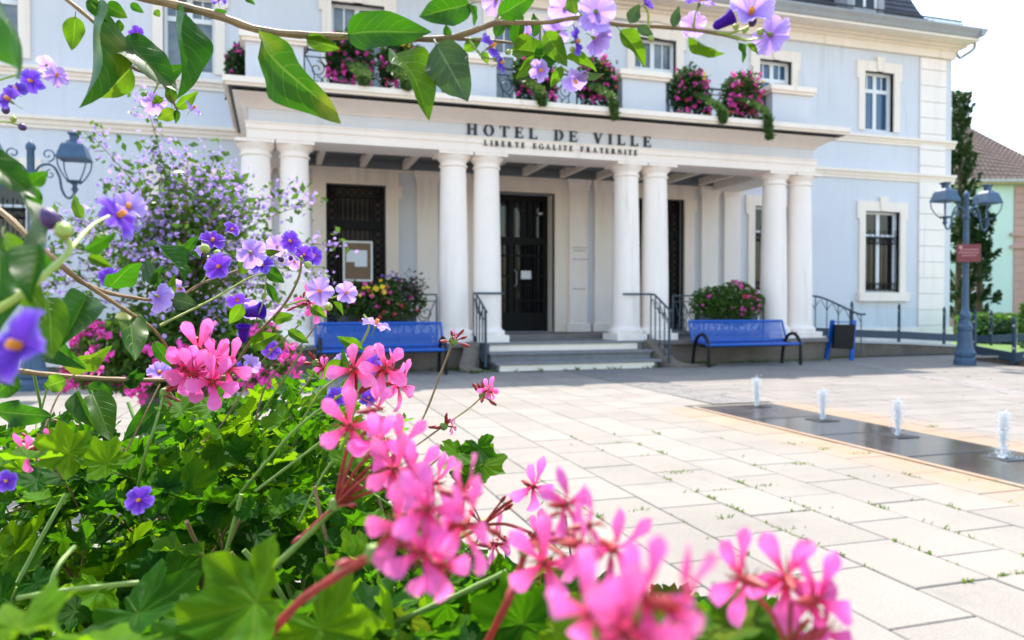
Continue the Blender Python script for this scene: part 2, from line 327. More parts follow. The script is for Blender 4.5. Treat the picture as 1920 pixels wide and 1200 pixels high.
M['foliage_dark'] = leafmat('dark_foliage', (0.0242, 0.0605, 0.0154), (0.0440, 0.1100, 0.0132), (0.0000, 0.0000, 0.0000), 0.3, veins=False)
M['foliage_pale'] = leafmat('trailing_foliage', (0.0550, 0.1100, 0.0275), (0.1100, 0.1980, 0.0330), (0.0000, 0.0000, 0.0000), 0.3, veins=False)
M['conifer'] = leafmat('conifer_foliage', (0.03, 0.065, 0.02), (0.06, 0.11, 0.02), (0, 0, 0), 0.25, veins=False)
M['weed'] = leafmat('weed_green', (0.09, 0.15, 0.02), (0.2, 0.3, 0.03), (0, 0, 0), 0.35, veins=False)
def petalmat(name, inner, outer, p0, p1, thru, tf=0.45, rays=False, rand=0.15):
    m, nt, b = newmat(name)
    uv = N(nt, 'ShaderNodeUVMap'); sx = N(nt, 'ShaderNodeSeparateXYZ'); nt.links.new(uv.outputs[0], sx.inputs[0])
    col = ramp(nt, sx.outputs[1], inner, outer, p0, p1)
    if rays:
        ph = math_(nt, 'ABSOLUTE', math_(nt, 'SUBTRACT', math_(nt, 'FRACT', math_(nt, 'MULTIPLY', sx.outputs[0], 5.0)), 0.5))
        col = mixc(nt, math_(nt, 'MULTIPLY', maprange(nt, ph, 0.0, 0.09, 0.7, 0), maprange(nt, sx.outputs[1], 0.35, 0.95, 1, 0)), col, sc(inner, 0.8))
        ph2 = math_(nt, 'ABSOLUTE', math_(nt, 'SUBTRACT', math_(nt, 'FRACT', math_(nt, 'MULTIPLY', sx.outputs[0], 25.0)), 0.5))
        col = mixc(nt, maprange(nt, ph2, 0.0, 0.2, 0.16, 0), col, sc(inner, 0.9))
    mpv = N(nt, 'ShaderNodeMapping'); mpv.inputs['Scale'].default_value = (9, 1.2, 1); nt.links.new(uv.outputs[0], mpv.inputs[0])
    oi = N(nt, 'ShaderNodeObjectInfo').outputs['Random']; va = N(nt, 'ShaderNodeVectorMath', operation='ADD'); nt.links.new(mpv.outputs[0], va.inputs[0]); cx = N(nt, 'ShaderNodeCombineXYZ'); nt.links.new(math_(nt, 'MULTIPLY', oi, 40.0), cx.inputs[2]); nt.links.new(cx.outputs[0], va.inputs[1])
    col = mixc(nt, maprange(nt, noise(nt, 1.0, 4, va.outputs[0]), .45, .7, 0, .38), col, sc(tuple(.65*x+.12 if i != 1 else .55*x for i, x in enumerate(outer)), .95))
    col = mixc(nt, maprange(nt, sx.outputs[1], .72, 1.0, 0, .35), col, tuple(.6*x+.4*.92 for x in outer))
    hv = N(nt, 'ShaderNodeHueSaturation'); nt.links.new(maprange(nt, oi, 0, 1, 1-rand, 1+rand), hv.inputs['Value']); nt.links.new(maprange(nt, math_(nt, 'FRACT', math_(nt, 'MULTIPLY', oi, 7.3)), 0, 1, .488, .512), hv.inputs['Hue']); nt.links.new(col, hv.inputs['Color'])
    nt.links.new(hv.outputs[0], b.inputs['Base Color']); b.inputs['Roughness'].default_value = 0.6; b.inputs['Specular IOR Level'].default_value = 0.16
    t = N(nt, 'ShaderNodeBsdfTranslucent'); nt.links.new(mixc(nt, 0.5, hv.outputs[0], thru), t.inputs['Color'])
    x = N(nt, 'ShaderNodeMixShader'); x.inputs[0].default_value = tf
    nt.links.new(b.outputs[0], x.inputs[1]); nt.links.new(t.outputs[0], x.inputs[2]); nt.links.new(x.outputs[0], nt.nodes['Material Output'].inputs['Surface'])
    return m
M['violet'] = petalmat('violet_petal', (0.0675, 0.0090, 0.2925), (0.1688, 0.0563, 0.5850), 0.15, 0.8, (0.1800, 0.0563, 0.5850), 0.35, True)
M['lilac'] = petalmat('lilac_petal', (0.2500, 0.1000, 0.6250), (0.5250, 0.3625, 0.8250), 0.1, 0.75, (0.5250, 0.3375, 0.8250), 0.5, True)
M['pink'] = petalmat('pink_petal', (0.68, 0.010, 0.025), (0.84, 0.17, 0.49), 0.16, 0.64, (0.84, 0.11, 0.44), 0.46, rand=0.3)
M['pink_far'] = plain('pink_bloom', (0.85, 0.07, 0.44), 0.7, 0.2, 30, rand=0.2)
M['red_far'] = plain('red_bloom', (0.62, 0.06, 0.10), 0.7, 0.2, 30)
M['yellow_far'] = plain('yellow_bloom', (0.80, 0.62, 0.03), 0.7, 0.15, 30)
M['purple_far'] = petalmat('purple_bloom', (0.30, 0.16, 0.56), (0.46, 0.33, 0.72), 0.2, 0.8, (0.46, 0.33, 0.72), 0.45)
# ============================================================ ground and plaza
rng = random.Random(7)
MB().add([(-300,-120,-0.04),(300,-120,-0.04),(300,600,-0.04),(-300,600,-0.04)], [(0,1,2,3)]).build('ground', M['earth'], kind='structure')
plaza = MB().add([(-14,-6,-0.012),(17.5,-6,-0.012),(17.5,17.2,-0.012),(-14,17.2,-0.012)], [(0,1,2,3)]).build('plaza_pavement', M['bed'], kind='structure')
MB().add([(17.5,13.0,-0.02),(90,13.0,-0.02),(90,90,-0.02),(17.5,90,-0.02)], [(0,1,2,3)]).build('lawn', M['lawn'], kind='structure')
def slab_mesh(name, w, l, mat, g=0.0075, c=0.005):
    b = MB(); x0, x1, y0, y1 = -w/2+g/2, w/2-g/2, -l/2+g/2, l/2-g/2
    vs = [(x0,y0,-.03),(x1,y0,-.03),(x1,y1,-.03),(x0,y1,-.03),(x0,y0,-c),(x1,y0,-c),(x1,y1,-c),(x0,y1,-c),(x0+c,y0+c,0),(x1-c,y0+c,0),(x1-c,y1-c,0),(x0+c,y1-c,0)]
    fs = [(8,9,10,11)] + [(k,(k+1)%4,4+(k+1)%4,4+k) for k in range(4)] + [(4+k,4+(k+1)%4,8+(k+1)%4,8+k) for k in range(4)]
    b.add(vs, fs); return b.mesh(name, mat)
SW, SL = 0.4233, 0.5895
slabs = []
def blocked(x, y):
    if 4.74 < x < 5.95 and 2.4 < y < 8.02: return True
    if x > 5.80: return True          # fountain
    if 5.22 < x < 5.80 and y > 8.0: return True           # dark drainage strip
    return y > 13.3 and 3.7 < x < 7.3
for k in range(-38, 7):                                   # strips that run towards the town hall
    xc = 3.02 + SW*(k-0.5) if True else 0
    for j in range(-16, 22):
        yc = 2.55 + SL*(j+0.5) + (SL/2 if k % 2 else 0)
        if yc < -5 or yc > 14.05 or xc < -13: continue
        if not blocked(xc, yc): slabs.append((xc, yc, 0))
xs = 5.95 + SL/2
for j in range(-18, 40):                                  # right of the fountain the slabs lie across
    yc = 2.2 + SW*j
    if j % 2 and -5 < yc < 14.05: slabs.append((5.95 + SL/4, yc, 2))
    for i in range(0, 20):
        xc = 5.955 + SL*(i+0.5) + (SL/2 if j % 2 else 0)
        if -5 < yc < 14.6 and xc < 17.3 and not (yc > 13.3 and xc < 7.3): slabs.append((xc, yc, 1))
def vis(s):
    x, y, z = proj((s[0], s[1], 0))
    if z < 0.8 or x < -40 or x > 1980 or y > 1260: return 0
    if x < 700 and y > 760: return 0
    if x < 560: return 0
    return 1.0 / z**3
slabs.sort(key=vis, reverse=True)
sm = [slab_mesh('paving_slab', SW, SL, M['slab']), slab_mesh('paving_slab', SL, SW, M['slab2']), slab_mesh('paving_slab', SL/2, SW, M['slab2'])]
far = MB(); far2 = MB()
for n, (x, y, t) in enumerate(slabs):
    h = rng.uniform(-0.0022, 0.0010); tx, ty = rng.uniform(-.003,.003), rng.uniform(-.003,.003)
    m = Matrix.Translation((x + rng.uniform(-.0015,.0015), y + rng.uniform(-.0015,.0015), h)) @ Matrix.Rotation(tx,4,'X') @ Matrix.Rotation(ty,4,'Y')
    if n < 300: inst('paving_slab', sm[t], plaza, m)
    else:
        me = sm[t]; (far if t == 0 else far2).add([m @ v.co for v in me.vertices], [tuple(p.vertices) for p in me.polygons])
far.build('paving_slabs_beyond', M['slab'], plaza, kind='stuff'); far2.build('paving_slabs_across', M['slab2'], plaza, kind='stuff')
# dark drainage strips of small setts
def setts(name, a, b, width, n_across):
    a, b = Vector(a), Vector(b); d = b - a; L = d.length; d.normalize(); s = Vector((-d.y, d.x, 0)); mb = MB(); st = width/n_across
    for i in range(int(L/st)):
        for j in range(n_across):
            c = a + d*(i+0.5)*st + s*((j+0.5)*st - width/2); hw = st*0.46; h = rng.uniform(0.001, 0.006)
            q = [c + d*(u*hw) + s*(v*hw) for u, v in ((-1,-1),(1,-1),(1,1),(-1,1))]
            mb.add([(p.x,p.y,-.03) for p in q] + [(p.x,p.y,h) for p in q], [(4,5,6,7)] + [(k,(k+1)%4,4+(k+1)%4,4+k) for k in range(4)])
    return mb.build(name, M['setts'], plaza, kind='stuff')
setts('drainage_setts', (5.545,13.3,0), (5.545,8.05,0), 0.80, 7)
p0, p1, p2 = onz(1585,678), onz(1730,705), onz(1925,741)
setts('channel_setts', (p0.x,p0.y,.004), (p1.x,p1.y,.004), 0.34, 3); setts('channel_setts', (p1.x,p1.y,.004), (p2.x,p2.y,.004), 0.34, 3)
# weeds and moss in the joints
weeds = MB(); moss = MB()
for i in range(380):
    near = rng.random() < 0.75
    if near:
        x = rng.uniform(1.0, 4.75); y = rng.uniform(1.9, 6.5)
    else:
        x = rng.uniform(6, 12.0); y = rng.uniform(4.0, 13.0)
    if math.sin(x*2.3+.7)+math.sin(y*1.9+1)+math.sin(x*5.1+y*4.3) < .1: continue
    if near:
        if rng.random() < 0.7: x = 3.02 + SW*round((x-3.02)/SW)
        else: y = 2.55 + SL*round((y-2.55)/SL) + rng.choice((0, SL/2))
    else: y = 2.2 + SW*(round((y-2.2)/SW)+.5)
    along = (0, 1) if near and abs((x-3.02)/SW - round((x-3.02)/SW)) < 1e-6 else (1, 0)
    L = rng.uniform(.015, .09); 
    for k in range(int(2+14*rng.random()**2)):
        c = Vector((x + along[0]*rng.uniform(-L,L) + rng.uniform(-.004,.004), y + along[1]*rng.uniform(-L,L) + rng.uniform(-.004,.004), -.008))
        a = rng.uniform(0, 6.28); u = Vector((math.cos(a), math.sin(a), 0)); h = rng.uniform(.012, .034); le = rng.uniform(.2, 1.1)
        wv = Vector((-u.y, u.x, 0))*rng.uniform(.003,.0065)
        weeds.add([c-wv, c+wv, c+u*h*le*.6+wv*.8+Vector((0,0,h*.7)), c+u*h*le+Vector((0,0,h*.8))], [(0,1,2,3)])
for (px, py, s) in ((1620,850,.07),(1270,885,.05),(1545,842,.04),(1487,832,.05),(1500,870,.05),(1745,800,.03)):
    c0 = onz(px, py)
    for k in range(40):
        c = c0 + Vector((rng.gauss(0,s), rng.gauss(0,s*.5), -.005)); a = rng.uniform(0,6.28); u = Vector((math.cos(a),math.sin(a),0)); h = rng.uniform(.01,.03); wv = Vector((-u.y,u.x,0))*.004
        weeds.add([c-wv,c+wv,c+u*h*.7+wv+Vector((0,0,h*.6)),c+u*h+Vector((0,0,h*.7))],[(0,1,2,3)])
def base_weeds(x0, x1, y, n, hmax):
    for i in range(n):
        c = Vector((rng.uniform(x0,x1), y + rng.gauss(0,.03), 0)); 
        for k in range(7):
            a = rng.uniform(0,6.28); u = Vector((math.cos(a),math.sin(a),0)); h = rng.uniform(.02,hmax); wv = Vector((-u.y,u.x,0))*.008
            weeds.add([c-wv,c+wv,c+u*h*.5+wv+Vector((0,0,h*.7)),c+u*h*.9+Vector((0,0,h*.8))],[(0,1,2,3)])
base_weeds(3.9,7.2,13.3,16,.08); base_weeds(7.7,11.9,13.95,50,.1); base_weeds(.4,3.7,13.95,40,.1); base_weeds(12.0,13.2,14.5,14,.1); base_weeds(3.3,3.9,13.2,14,.08); base_weeds(7.9,8.5,13.35,16,.09)
tag(weeds.build('joint_weeds', M['weed']), 'small green weeds sprouting from the paving joints', 'weeds', kind='stuff')
# ============================================================ fountain
fnt = empty('fountain_channel', (5.32, 5.3, 0), 'dark wet granite fountain strip set flush in the pale paving', 'fountain')
ys = [7.98, 6.91, 5.88, 4.81, 3.75, 2.70]
for a, b in zip(ys[:-1], ys[1:]):
    o = MB().cbox(4.80, 5.85, b+.014, a-.014, -.03, rng.uniform(.001,.004), .006).build('granite_slab', M['wet'], fnt)
    c = a - .26 if a < 7.9 else 7.80
    if True:
        MB().cbox(5.38, 5.63, c-.125, c+.125, 0, .008, .003).build('nozzle_plate', M['black'], o)
MB().box(4.735,4.796,2.7,8.04,-.03,.002).build('edging', M['slab'], fnt); MB().box(5.854,5.945,2.7,8.04,-.03,.002).build('edging', M['slab'], fnt); MB().box(4.797,5.853,7.985,8.04,-.03,.002).build('edging', M['slab'], fnt)
def jet(x, y, h, label, splash):
    mb = MB(); n = 10; k = 22; ph = rng.uniform(0, 6); vs = []
    for j in range(k+1):                       # thin ragged core
        t = j/k; z = .008 + h*t*.80; r = .0055 + .004*t + (.03*max(0, 1-t*6) if splash else .01*max(0, 1-t*8))
        if t > .9: r *= math.sqrt(max(.02, 1-((t-.9)/.1)**2))
        for i in range(n):
            a = 2*math.pi*i/n; rr = r*(1+.45*math.sin(a*3+z*70+ph)+rng.uniform(-.35,.35)); vs.append((x+rr*math.cos(a)+.005*math.sin(z*40+ph), y+rr*math.sin(a), z))
    mb.add(vs, [(j*n+i, j*n+(i+1)%n, (j+1)*n+(i+1)%n, (j+1)*n+i) for j in range(k) for i in range(n)] + [tuple(k*n+i for i in range(n))])
    root = tag(mb.build('water_jet', M['water']), label, 'water jet', 'jets of the fountain strip')
    d = MB()
    for q in range(1700):                       # a plume of drops, widest near the top where the water falls back
        t = rng.random()**.75; a = rng.uniform(0,6.28); rr = abs(rng.gauss(0, .017+.012*t)) + .004
        if splash and t < .3: rr += abs(rng.gauss(0,.045))*(1-t/.3)
        z = h*t*(1.0 if rng.random() < .93 else 1.12) + .01; s = rng.uniform(.0014,.0052)
        c = Vector((x+rr*math.cos(a), y+rr*math.sin(a), z)); e = rng.uniform(1.0,2.2)
        d.add([c+Vector(v)*s for v in ((1,0,0),(-1,0,0),(0,1,0),(0,-1,0),(0,0,e),(0,0,-e))], [(0,2,4),(2,1,4),(1,3,4),(3,0,4),(2,0,5),(1,2,5),(3,1,5),(0,3,5)])
    d.build('droplets', M['water'], root, smooth=False, kind='stuff')
jet(5.51, 7.80, .33, 'white water jet farthest back, nearest the town hall steps', False)
jet(5.51, 6.65, .31, 'second water jet from the town hall steps', False)
jet(5.49, 5.62, .32, 'third water jet from the town hall steps', False)
jet(5.49, 4.55, .36, 'nearest water jet, with a splashing foot, at right edge', True)
# ============================================================ town hall
W = 17.2
hall = empty('town_hall', (5.5, W, 0), 'pale blue two-storey town hall with cream stone trim and a columned portico', 'building')
X0, X1 = -7.65, 18.65
def wall_holes(mb, x0, x1, z0, z1, y0, y1, holes):
    xs = sorted({x0, x1} | {h[0] for h in holes} | {h[1] for h in holes})
    for a, b in zip(xs[:-1], xs[1:]):
        zz = sorted([(h[2], h[3]) for h in holes if h[0] <= a+1e-6 and h[1] >= b-1e-6]); z = z0
        for p, q in zz:
            if p > z: mb.box(a, b, y0, y1, z, p)
            z = q
        if z < z1: mb.box(a, b, y0, y1, z, z1)
upper = [-5.3, -1.7, 12.66, 16.05]; fr = [1.77, 5.5, 9.12]; lower = [-5.3, -1.7, 12.64, 16.2]
H = [(c-.5, c+.5, 6.09, 7.72) for c in upper] + [(c-.58, c+.58, 5.12, 7.92) for c in fr] + [(c-.6, c+.6, 1.6, 3.86) for c in lower]
H += [(1.06, 2.37, .6, 3.92), (4.52, 6.42, .6, 3.92), (8.63, 9.94, .6, 3.92)]
mb = MB(); wall_holes(mb, X0, X1, 0, 8.75, W, W+.4, H)
mb.box(X0, X0+.4, W+.4, 29, 0, 8.75); mb.box(X1-.4, X1, W+.4, 29, 0, 8.75); mb.box(X0, X1, 29, 29.4, 0, 8.75)
mb.build('wall', M['plaster'], hall)
MB().box(X0+.4, X1-.4, W+1.2, W+1.3, 0, 8.7).build('dark_interior_sheet', M['dark_wood'], hall)  # black sheet added behind the windows to stand for the unlit interior
MB().box(X0-.06, -.62, W-.06, W, 0, .62).build('wall_plinth', M['white'], hall); MB().box(11.62, X1+.06, W-.06, W, 0, .62).build('wall_plinth', M['white'], hall)
def band(z0, z1, xa, xb, name):
    m = MB().box(xa, xb, W-.07, W, z0+.08, z1); m.box(xa, xb, W-.12, W, z1-.07, z1+.004); m.box(xa, xb, W-.04, W, z0, z0+.085); m.build(name, M['cream'], hall)
band(4.74, 4.98, X0-.1, -.56, 'string_course'); band(4.74, 4.98, 11.56, X1+.1, 'string_course')
band(5.74, 5.96, X0-.1, -.86, 'sill_course'); band(5.74, 5.96, 11.86, X1+.1, 'sill_course')
def window(cx, w, z0, z1, y=W, kind='upper', pane='pane'):
    a, b = cx-w/2, cx+w/2; yf = y+.16; f = MB(); t = .065
    f.box(a, a+t, yf, yf+.07, z0, z1); f.box(b-t, b, yf, yf+.07, z0, z1); f.box(a+t, b-t, yf, yf+.07, z0, z0+t*1.3); f.box(a+t, b-t, yf, yf+.07, z1-t, z1)
    zt = z0 + (z1-z0)*(.70 if kind != 'door' else .74)
    f.box(cx-.055, cx+.055, yf-.01, yf+.072, z0+t*1.3, z1-t); f.box(a+t, cx-.055, yf-.006, yf+.071, zt-.05, zt+.05); f.box(cx+.055, b-t, yf-.006, yf+.071, zt-.05, zt+.05)
    if kind != 'grille':
        for s in (-1, 1):
            m_ = cx + s*(w/4); f.box(m_-.016, m_+.016, yf+.012, yf+.066, zt+.05, z1-t)
    o = f.build('window', M['frame'], hall)
    for xa, xb in ((a+t, cx-.055), (cx+.055, b-t)):
        for za, zb in ((z0+t*1.3, zt-.05), (zt+.05, z1-t)):
            MB().box(xa, xb, yf+.03, yf+.045, za, zb).build('pane', M[pane], o)
    s = MB(); q = .20; yo = y-.055
    s.box(a-q, a, yo, y+.1, z0, z1); s.box(b, b+q, yo, y+.1, z0, z1); s.box(a-q, b+q, yo-.002, y+.1, z1, z1+.27)
    s.box(a-q-.07, a-q, yo+.003, y, z1-.22, z1+.27); s.box(b+q, b+q+.07, yo+.003, y, z1-.22, z1+.27)
    s.build('surround', M['cream'], o)
    k = MB(); k.prism([(cx-.10, z1-.0), (cx+.10, z1-.0), (cx+.15, z1+.40), (cx-.15, z1+.40)], yo-.045, y, 'y'); k.build('keystone', M['cream'], o)
    if kind == 'grille':
        MB().box(a-q-.06, b+q+.06, y-.14, y+.16, z0-.24, z0).build('sill', M['cream'], o)
        g = MB(); yg = y+.05
        g.box(a+.02, b-.02, yg, yg+.025, z0+.06, z0+.09); g.box(a+.02, b-.02, yg, yg+.025, z0+.24, z0+.27); g.box(a+.02, b-.02, yg, yg+.025, zt-.06, zt-.02); g.box(a+.02, b-.02, yg, yg+.025, zt-.22, zt-.19)
        for i in range(7):
            x = a + .08 + (w-.16)*i/6; g.tube([(x,yg+.012,z0+.03),(x,yg+.012,zt+.12)], .011, 5); g.tube([(x,yg+.012,zt+.12),(x,yg+.012,zt+.19)], [.02,.002], 5)
            if i < 6:
                xm = x + (w-.16)/12
                for zc, r in ((z0+.165,.065), (zt-.125,.055)): g.tube([(xm+r*math.cos(u), yg+.012, zc+r*math.sin(u)) for u in [2*math.pi*v/12 for v in range(13)]], .009, 4)
        g.build('grille', M['dark_iron'], o)
    elif kind == 'upper':
        pass
    return o
for i, c in enumerate(upper): window(c, 1.0, 6.09, 7.72, kind='upper', pane='pane2' if c < 0 else 'pane_sky')
for c in fr: window(c, 1.16, 5.12, 7.92, kind='door', pane='pane2')
for c in lower: window(c, 1.2, 1.6, 3.86, kind='grille')
# quoin stones
qm = {}
for xa, xb in ((17.47, 18.40), (-7.40, -6.47)):
    for i in range(18):
        z0 = .215 + .455*i; z1 = min(z0+.443, 8.27)
        if 4.55 < z0+.2 < 5.02 or 5.62 < z0+.2 < 5.98 or z0 > 8.2:
            pass
        MB().cbox(xa, xb, W-.055, W, z0, z1, .010).build('quoin_stone', M['white'], hall)
# frieze, eaves, gutter
mb = MB().box(X0-.05, X1+.05, W-.10, W, 8.30, 8.52); mb.box(X0-.1, X1+.1, W-.16, W, 8.52, 8.58); mb.box(X0-.22, X1+.22, W-.30, W, 8.58, 8.64); mb.build('frieze', M['cream'], hall)
mb = MB()
def eave_ring(mb, d, z0, z1, d2=None):
    mb.box(X0-d, X1+.24, W-d, W-.001, z0, z1); mb.box(X1+.001, X1+.24, W, 29+d, z0, z1); mb.box(X0-d, X0-.001, W, 29+d, z0, z1)
eave_ring(mb, .72, 8.644, 8.70); mb.build('soffit', M['cream'], hall)
mb = MB(); prof = [(W-.72, 8.70), (W-.76, 8.72), (W-.80, 8.80), (W-.88, 8.90), (W-.88, 8.94), (W-.6, 8.94), (W-.6, 8.70)]
mb.prism(prof, X0-.85, X1+.10, 'x'); mb.build('gutter', M['zinc'], hall)
mb = MB(); mb.prism([(X1+.10, 8.70), (X1+.20, 8.72), (X1+.26, 8.80), (X1+.34, 8.90), (X1+.34, 8.94), (X1+.10, 8.94)], W-.88, 29.6, 'y'); mb.build('gutter', M['zinc'], hall)
MB().tube(spline([(X1+.26,W-.5,8.72),(X1+.25,W-.48,8.5),(X1+.18,W-.1,8.35),(X1+.09,W+.2,8.2),(X1+.09,W+.2,0.0)],5), .045, 8).build('downpipe', M['zinc'], hall, smooth=True)
# mansard roof with a bell-cast foot, laid in courses of slate
rp = [(-.66,8.93),(-.30,9.00),(0.0,9.12),(.28,9.32),(.50,9.62),(.64,9.95),(.76,10.25),(.92,10.55),(1.5,10.75)]
mb = MB(); n = len(rp)
vs = []
for d, z in rp:
    e_ = d if d > 0 else d*.4
    vs += [(X0+d, W+d, z), (X1-e_, W+d, z), (X1-e_, 29.4-d, z), (X0+d, 29.4-d, z)]
fs = [(j*4+k, j*4+(k+1)%4, (j+1)*4+(k+1)%4, (j+1)*4+k) for j in range(n-1) for k in range(4)] + [tuple((n-1)*4+k for k in range(4))]
roof = mb.add(vs, fs).build('roof', M['slate'], hall)
seg = []
for (a, b) in zip(rp[:-1], rp[1:]):
    L = math.hypot(b[0]-a[0], b[1]-a[1]); m_ = max(1, round(L/.16))
    seg += [((a[0]+(b[0]-a[0])*i/m_, a[1]+(b[1]-a[1])*i/m_), (a[0]+(b[0]-a[0])*(i+1)/m_, a[1]+(b[1]-a[1])*(i+1)/m_)) for i in range(m_)]
sl = MB()
for r_, (a, b) in enumerate(seg):
    nrm = Vector((0, -(b[1]-a[1]), (b[0]-a[0]))).normalized()
    x = X0 + a[0] + (.11 if r_ % 2 else 0); 
    while x < X1 - a[0] - .2:
        o1 = .028 + rng.uniform(0,.008); w_ = .215
        p = [Vector((x,W+a[0],a[1]))+nrm*o1, Vector((x+w_,W+a[0],a[1]))+nrm*o1, Vector((x+w_,W+b[0],b[1]))+nrm*.012, Vector((x,W+b[0],b[1]))+nrm*.012]
        sl.add(p + [Vector((x,W+a[0],a[1])), Vector((x+w_,W+a[0],a[1]))], [(0,1,2,3),(4,5,1,0)]); x += .225
sl.build('roof_slates', M['slate'], roof, kind='stuff')
g = MB()
for x in np.arange(X0, X1-.1, .085): g.box(x, x+.03, W-.42, W-.40, 8.97, 9.24)
g.box(X0, X1-.1, W-.425, W-.395, 9.24, 9.275); g.box(X0, X1-.1, W-.425, W-.395, 9.10, 9.13); g.box(X0, X1-.1, W-.425, W-.395, 8.985, 9.01)
for x in np.arange(X0, X1, 1.4): g.tube([(x,W-.40,9.2),(x,W+.15,9.2)], .015, 4)
g.build('snow_guard', M['slate'], roof)
for cx in (15.62, 9.1, 1.77, -4.2):
    d = MB(); d.box(cx-.62, cx-.42, W+.02, W+1.3, 9.2, 10.4); d.box(cx+.42, cx+.62, W+.02, W+1.3, 9.2, 10.4); d.box(cx-.42, cx+.42, W+.1, W+1.3, 9.2, 9.4); d.box(cx-.75, cx+.75, W-.08, W+1.4, 10.4, 10.55)
    o = d.build('dormer', M['zinc'], roof)
    f = MB(); f.box(cx-.42, cx-.34, W+.08, W+.16, 9.4, 10.4); f.box(cx+.34, cx+.42, W+.08, W+.16, 9.4, 10.4); f.box(cx-.34, cx+.34, W+.08, W+.16, 9.4, 9.5); f.box(cx-.04, cx+.04, W+.08, W+.16, 9.5, 10.4)
    f.box(cx-.34,cx-.04,W+.12,W+.14,9.5,10.4); f.build('dormer_window', M['frame'], roof); MB().box(cx-.34,cx+.34,W+.105,W+.119,9.5,10.4).build('dormer_pane', M['pane'], roof)
# ---------------- portico
PF = .51
mb = MB().box(-.72, 3.40, 14.13, W-.001, 0, PF-.09); mb.box(7.66, 11.72, 14.13, W-.001, 0, PF-.09); mb.box(3.40, 7.66, 14.45, W-.001, 0, PF-.09); mb.build('portico_base', M['conc'], hall)
mb = MB().box(-.78, 3.55, 14.05, W-.001, PF-.088, PF-.003); mb.box(7.5, 11.78, 14.05, W-.001, PF-.088, PF-.003); mb.box(3.55, 7.5, 14.44, W-.001, PF-.088, PF-.003); mb.build('portico_floor', M['floor'], hall)
MB().box(-.5, 11.5, 15.45, W-.002, PF-.002, .598).build('raised_floor', M['floor'], hall)
for i, (z0, z1, y, xa, xb, m1) in enumerate(((0, .165, 13.37, 3.93, 7.09, 'riser'), (.165, .335, 13.70, 3.90, 7.13, 'granite'), (.335, PF, 14.04, 3.92, 7.12, 'riser'))):
    o = MB().cbox(xa-.08, xb+.10 + (.06 if i == 0 else 0), y-.03, 14.45, z1-.045, z1, .012).build('step', M['granite'], hall)
    MB().box(xa-.04, xb+.06, y+.012, 14.44, z0, z1-.046).build('step_core', M['granite'], o)
    if m1 == 'riser': MB().box(xa, xb-(.0 if i == 0 else .06), y, y+.011, z0+.004, z1-.048).build('riser_plate', M['riser'], o)
PAIRS = (0.0, 3.65, 7.36, 11.0)
colm = {}
def column(x, y=14.5):
    sh = MB().lathe([(.355,.645),(.365,.67),(.368,.70),(.35,.735),(.315,.745),(.305,.77),(.298,.80)] + [(.296-.048*(t**1.6), .80+3.10*t) for t in [i/12 for i in range(13)]], (x,y,0), 36)
    o = sh.build('column', M['white'], hall, smooth=True)
    MB().cbox(x-.365, x+.365, y-.365, y+.365, PF-.004, .645, .008).build('plinth', M['white'], o)
    MB().lathe([(.248,3.90),(.275,3.915),(.278,3.94),(.25,3.955),(.25,4.0),(.262,4.005),(.265,4.02),(.29,4.045),(.325,4.085),(.335,4.12)], (x,y,0), 36).build('capital', M['white'], o, smooth=True)
    MB().box(x-.345, x+.345, y-.345, y+.345, 4.12, 4.175).build('abacus', M['white'], o)
for c in PAIRS:
    for s in (-.335, .335): column(c+s)
def pilaster(x):
    h = .235; m = MB().box(x-h, x+h, W-.09, W, .80, 3.98); o = m.build('pilaster', M['white'], hall)
    MB().cbox(x-h-.07, x+h+.07, W-.16, W, .598, .80, .015).build('base', M['white'], o)
    k = MB(); k.box(x-h-.01, x+h+.01, W-.10, W, 3.98, 4.03)
    k.add([(x-h-.01,W-.10,4.03),(x+h+.01,W-.10,4.03),(x+h+.075,W-.17,4.20),(x-h-.075,W-.17,4.20),(x-h-.01,W,4.03),(x+h+.01,W,4.03),(x+h+.075,W,4.20),(x-h-.075,W,4.20)], [(0,1,2,3),(4,0,3,7),(1,5,6,2),(3,2,6,7)]); k.box(x-h-.075, x+h+.075, W-.17, W, 4.2, 4.28); k.build('capital', M['white'], o)
for c in PAIRS:
    for s in (-.335, .335): pilaster(c+s)
# entablature (three sides)
def ring3(name, mat, d, z0, z1, inner=.8):
    dx_ = d*.45 if d > 0 else d; xa, xb, yf = 5.5-5.98-dx_, 5.5+5.98+dx_, 14.14-d
    m = MB().box(xa, xb, yf, yf+inner+d, z0, z1); m.box(xa, xa+inner+d, yf+inner+d, W-.002, z0, z1); m.box(xb-inner-d, xb, yf+inner+d, W-.002, z0, z1); return m.build(name, mat, hall)
ring3('architrave', M['white'], 0, 4.175, 4.34); ring3('architrave', M['white'], .03, 4.34, 4.44); ring3('architrave_fillet', M['white'], .055, 4.44, 4.465)
ring3('entablature_frieze', M['plaster'], -.03, 4.465, 4.71)
def slope3(name, mat, d0, z0, d1, z1):       # sloping moulding round three sides
    q = lambda d, z: [(5.5-5.98-d*.45, W-.002, z), (5.5-5.98-d*.45, 14.14-d, z), (5.5+5.98+d*.45, 14.14-d, z), (5.5+5.98+d*.45, W-.002, z)]
    i_ = lambda d, z: [(5.5-5.98+.3, W-.002, z), (5.5-5.98+.3, 14.5, z), (5.5+5.98-.3, 14.5, z), (5.5+5.98-.3, W-.002, z)]
    vs = q(d0,z0) + q(d1,z1) + i_(d1,z1) + i_(d0,z0); fs = [(4*r_+k, 4*r_+k+1, (4*r_+4+k+1) % 16, (4*r_+4+k) % 16) for r_ in range(4) for k in range(3)]
    return MB().add(vs, fs).build(name, mat, hall)
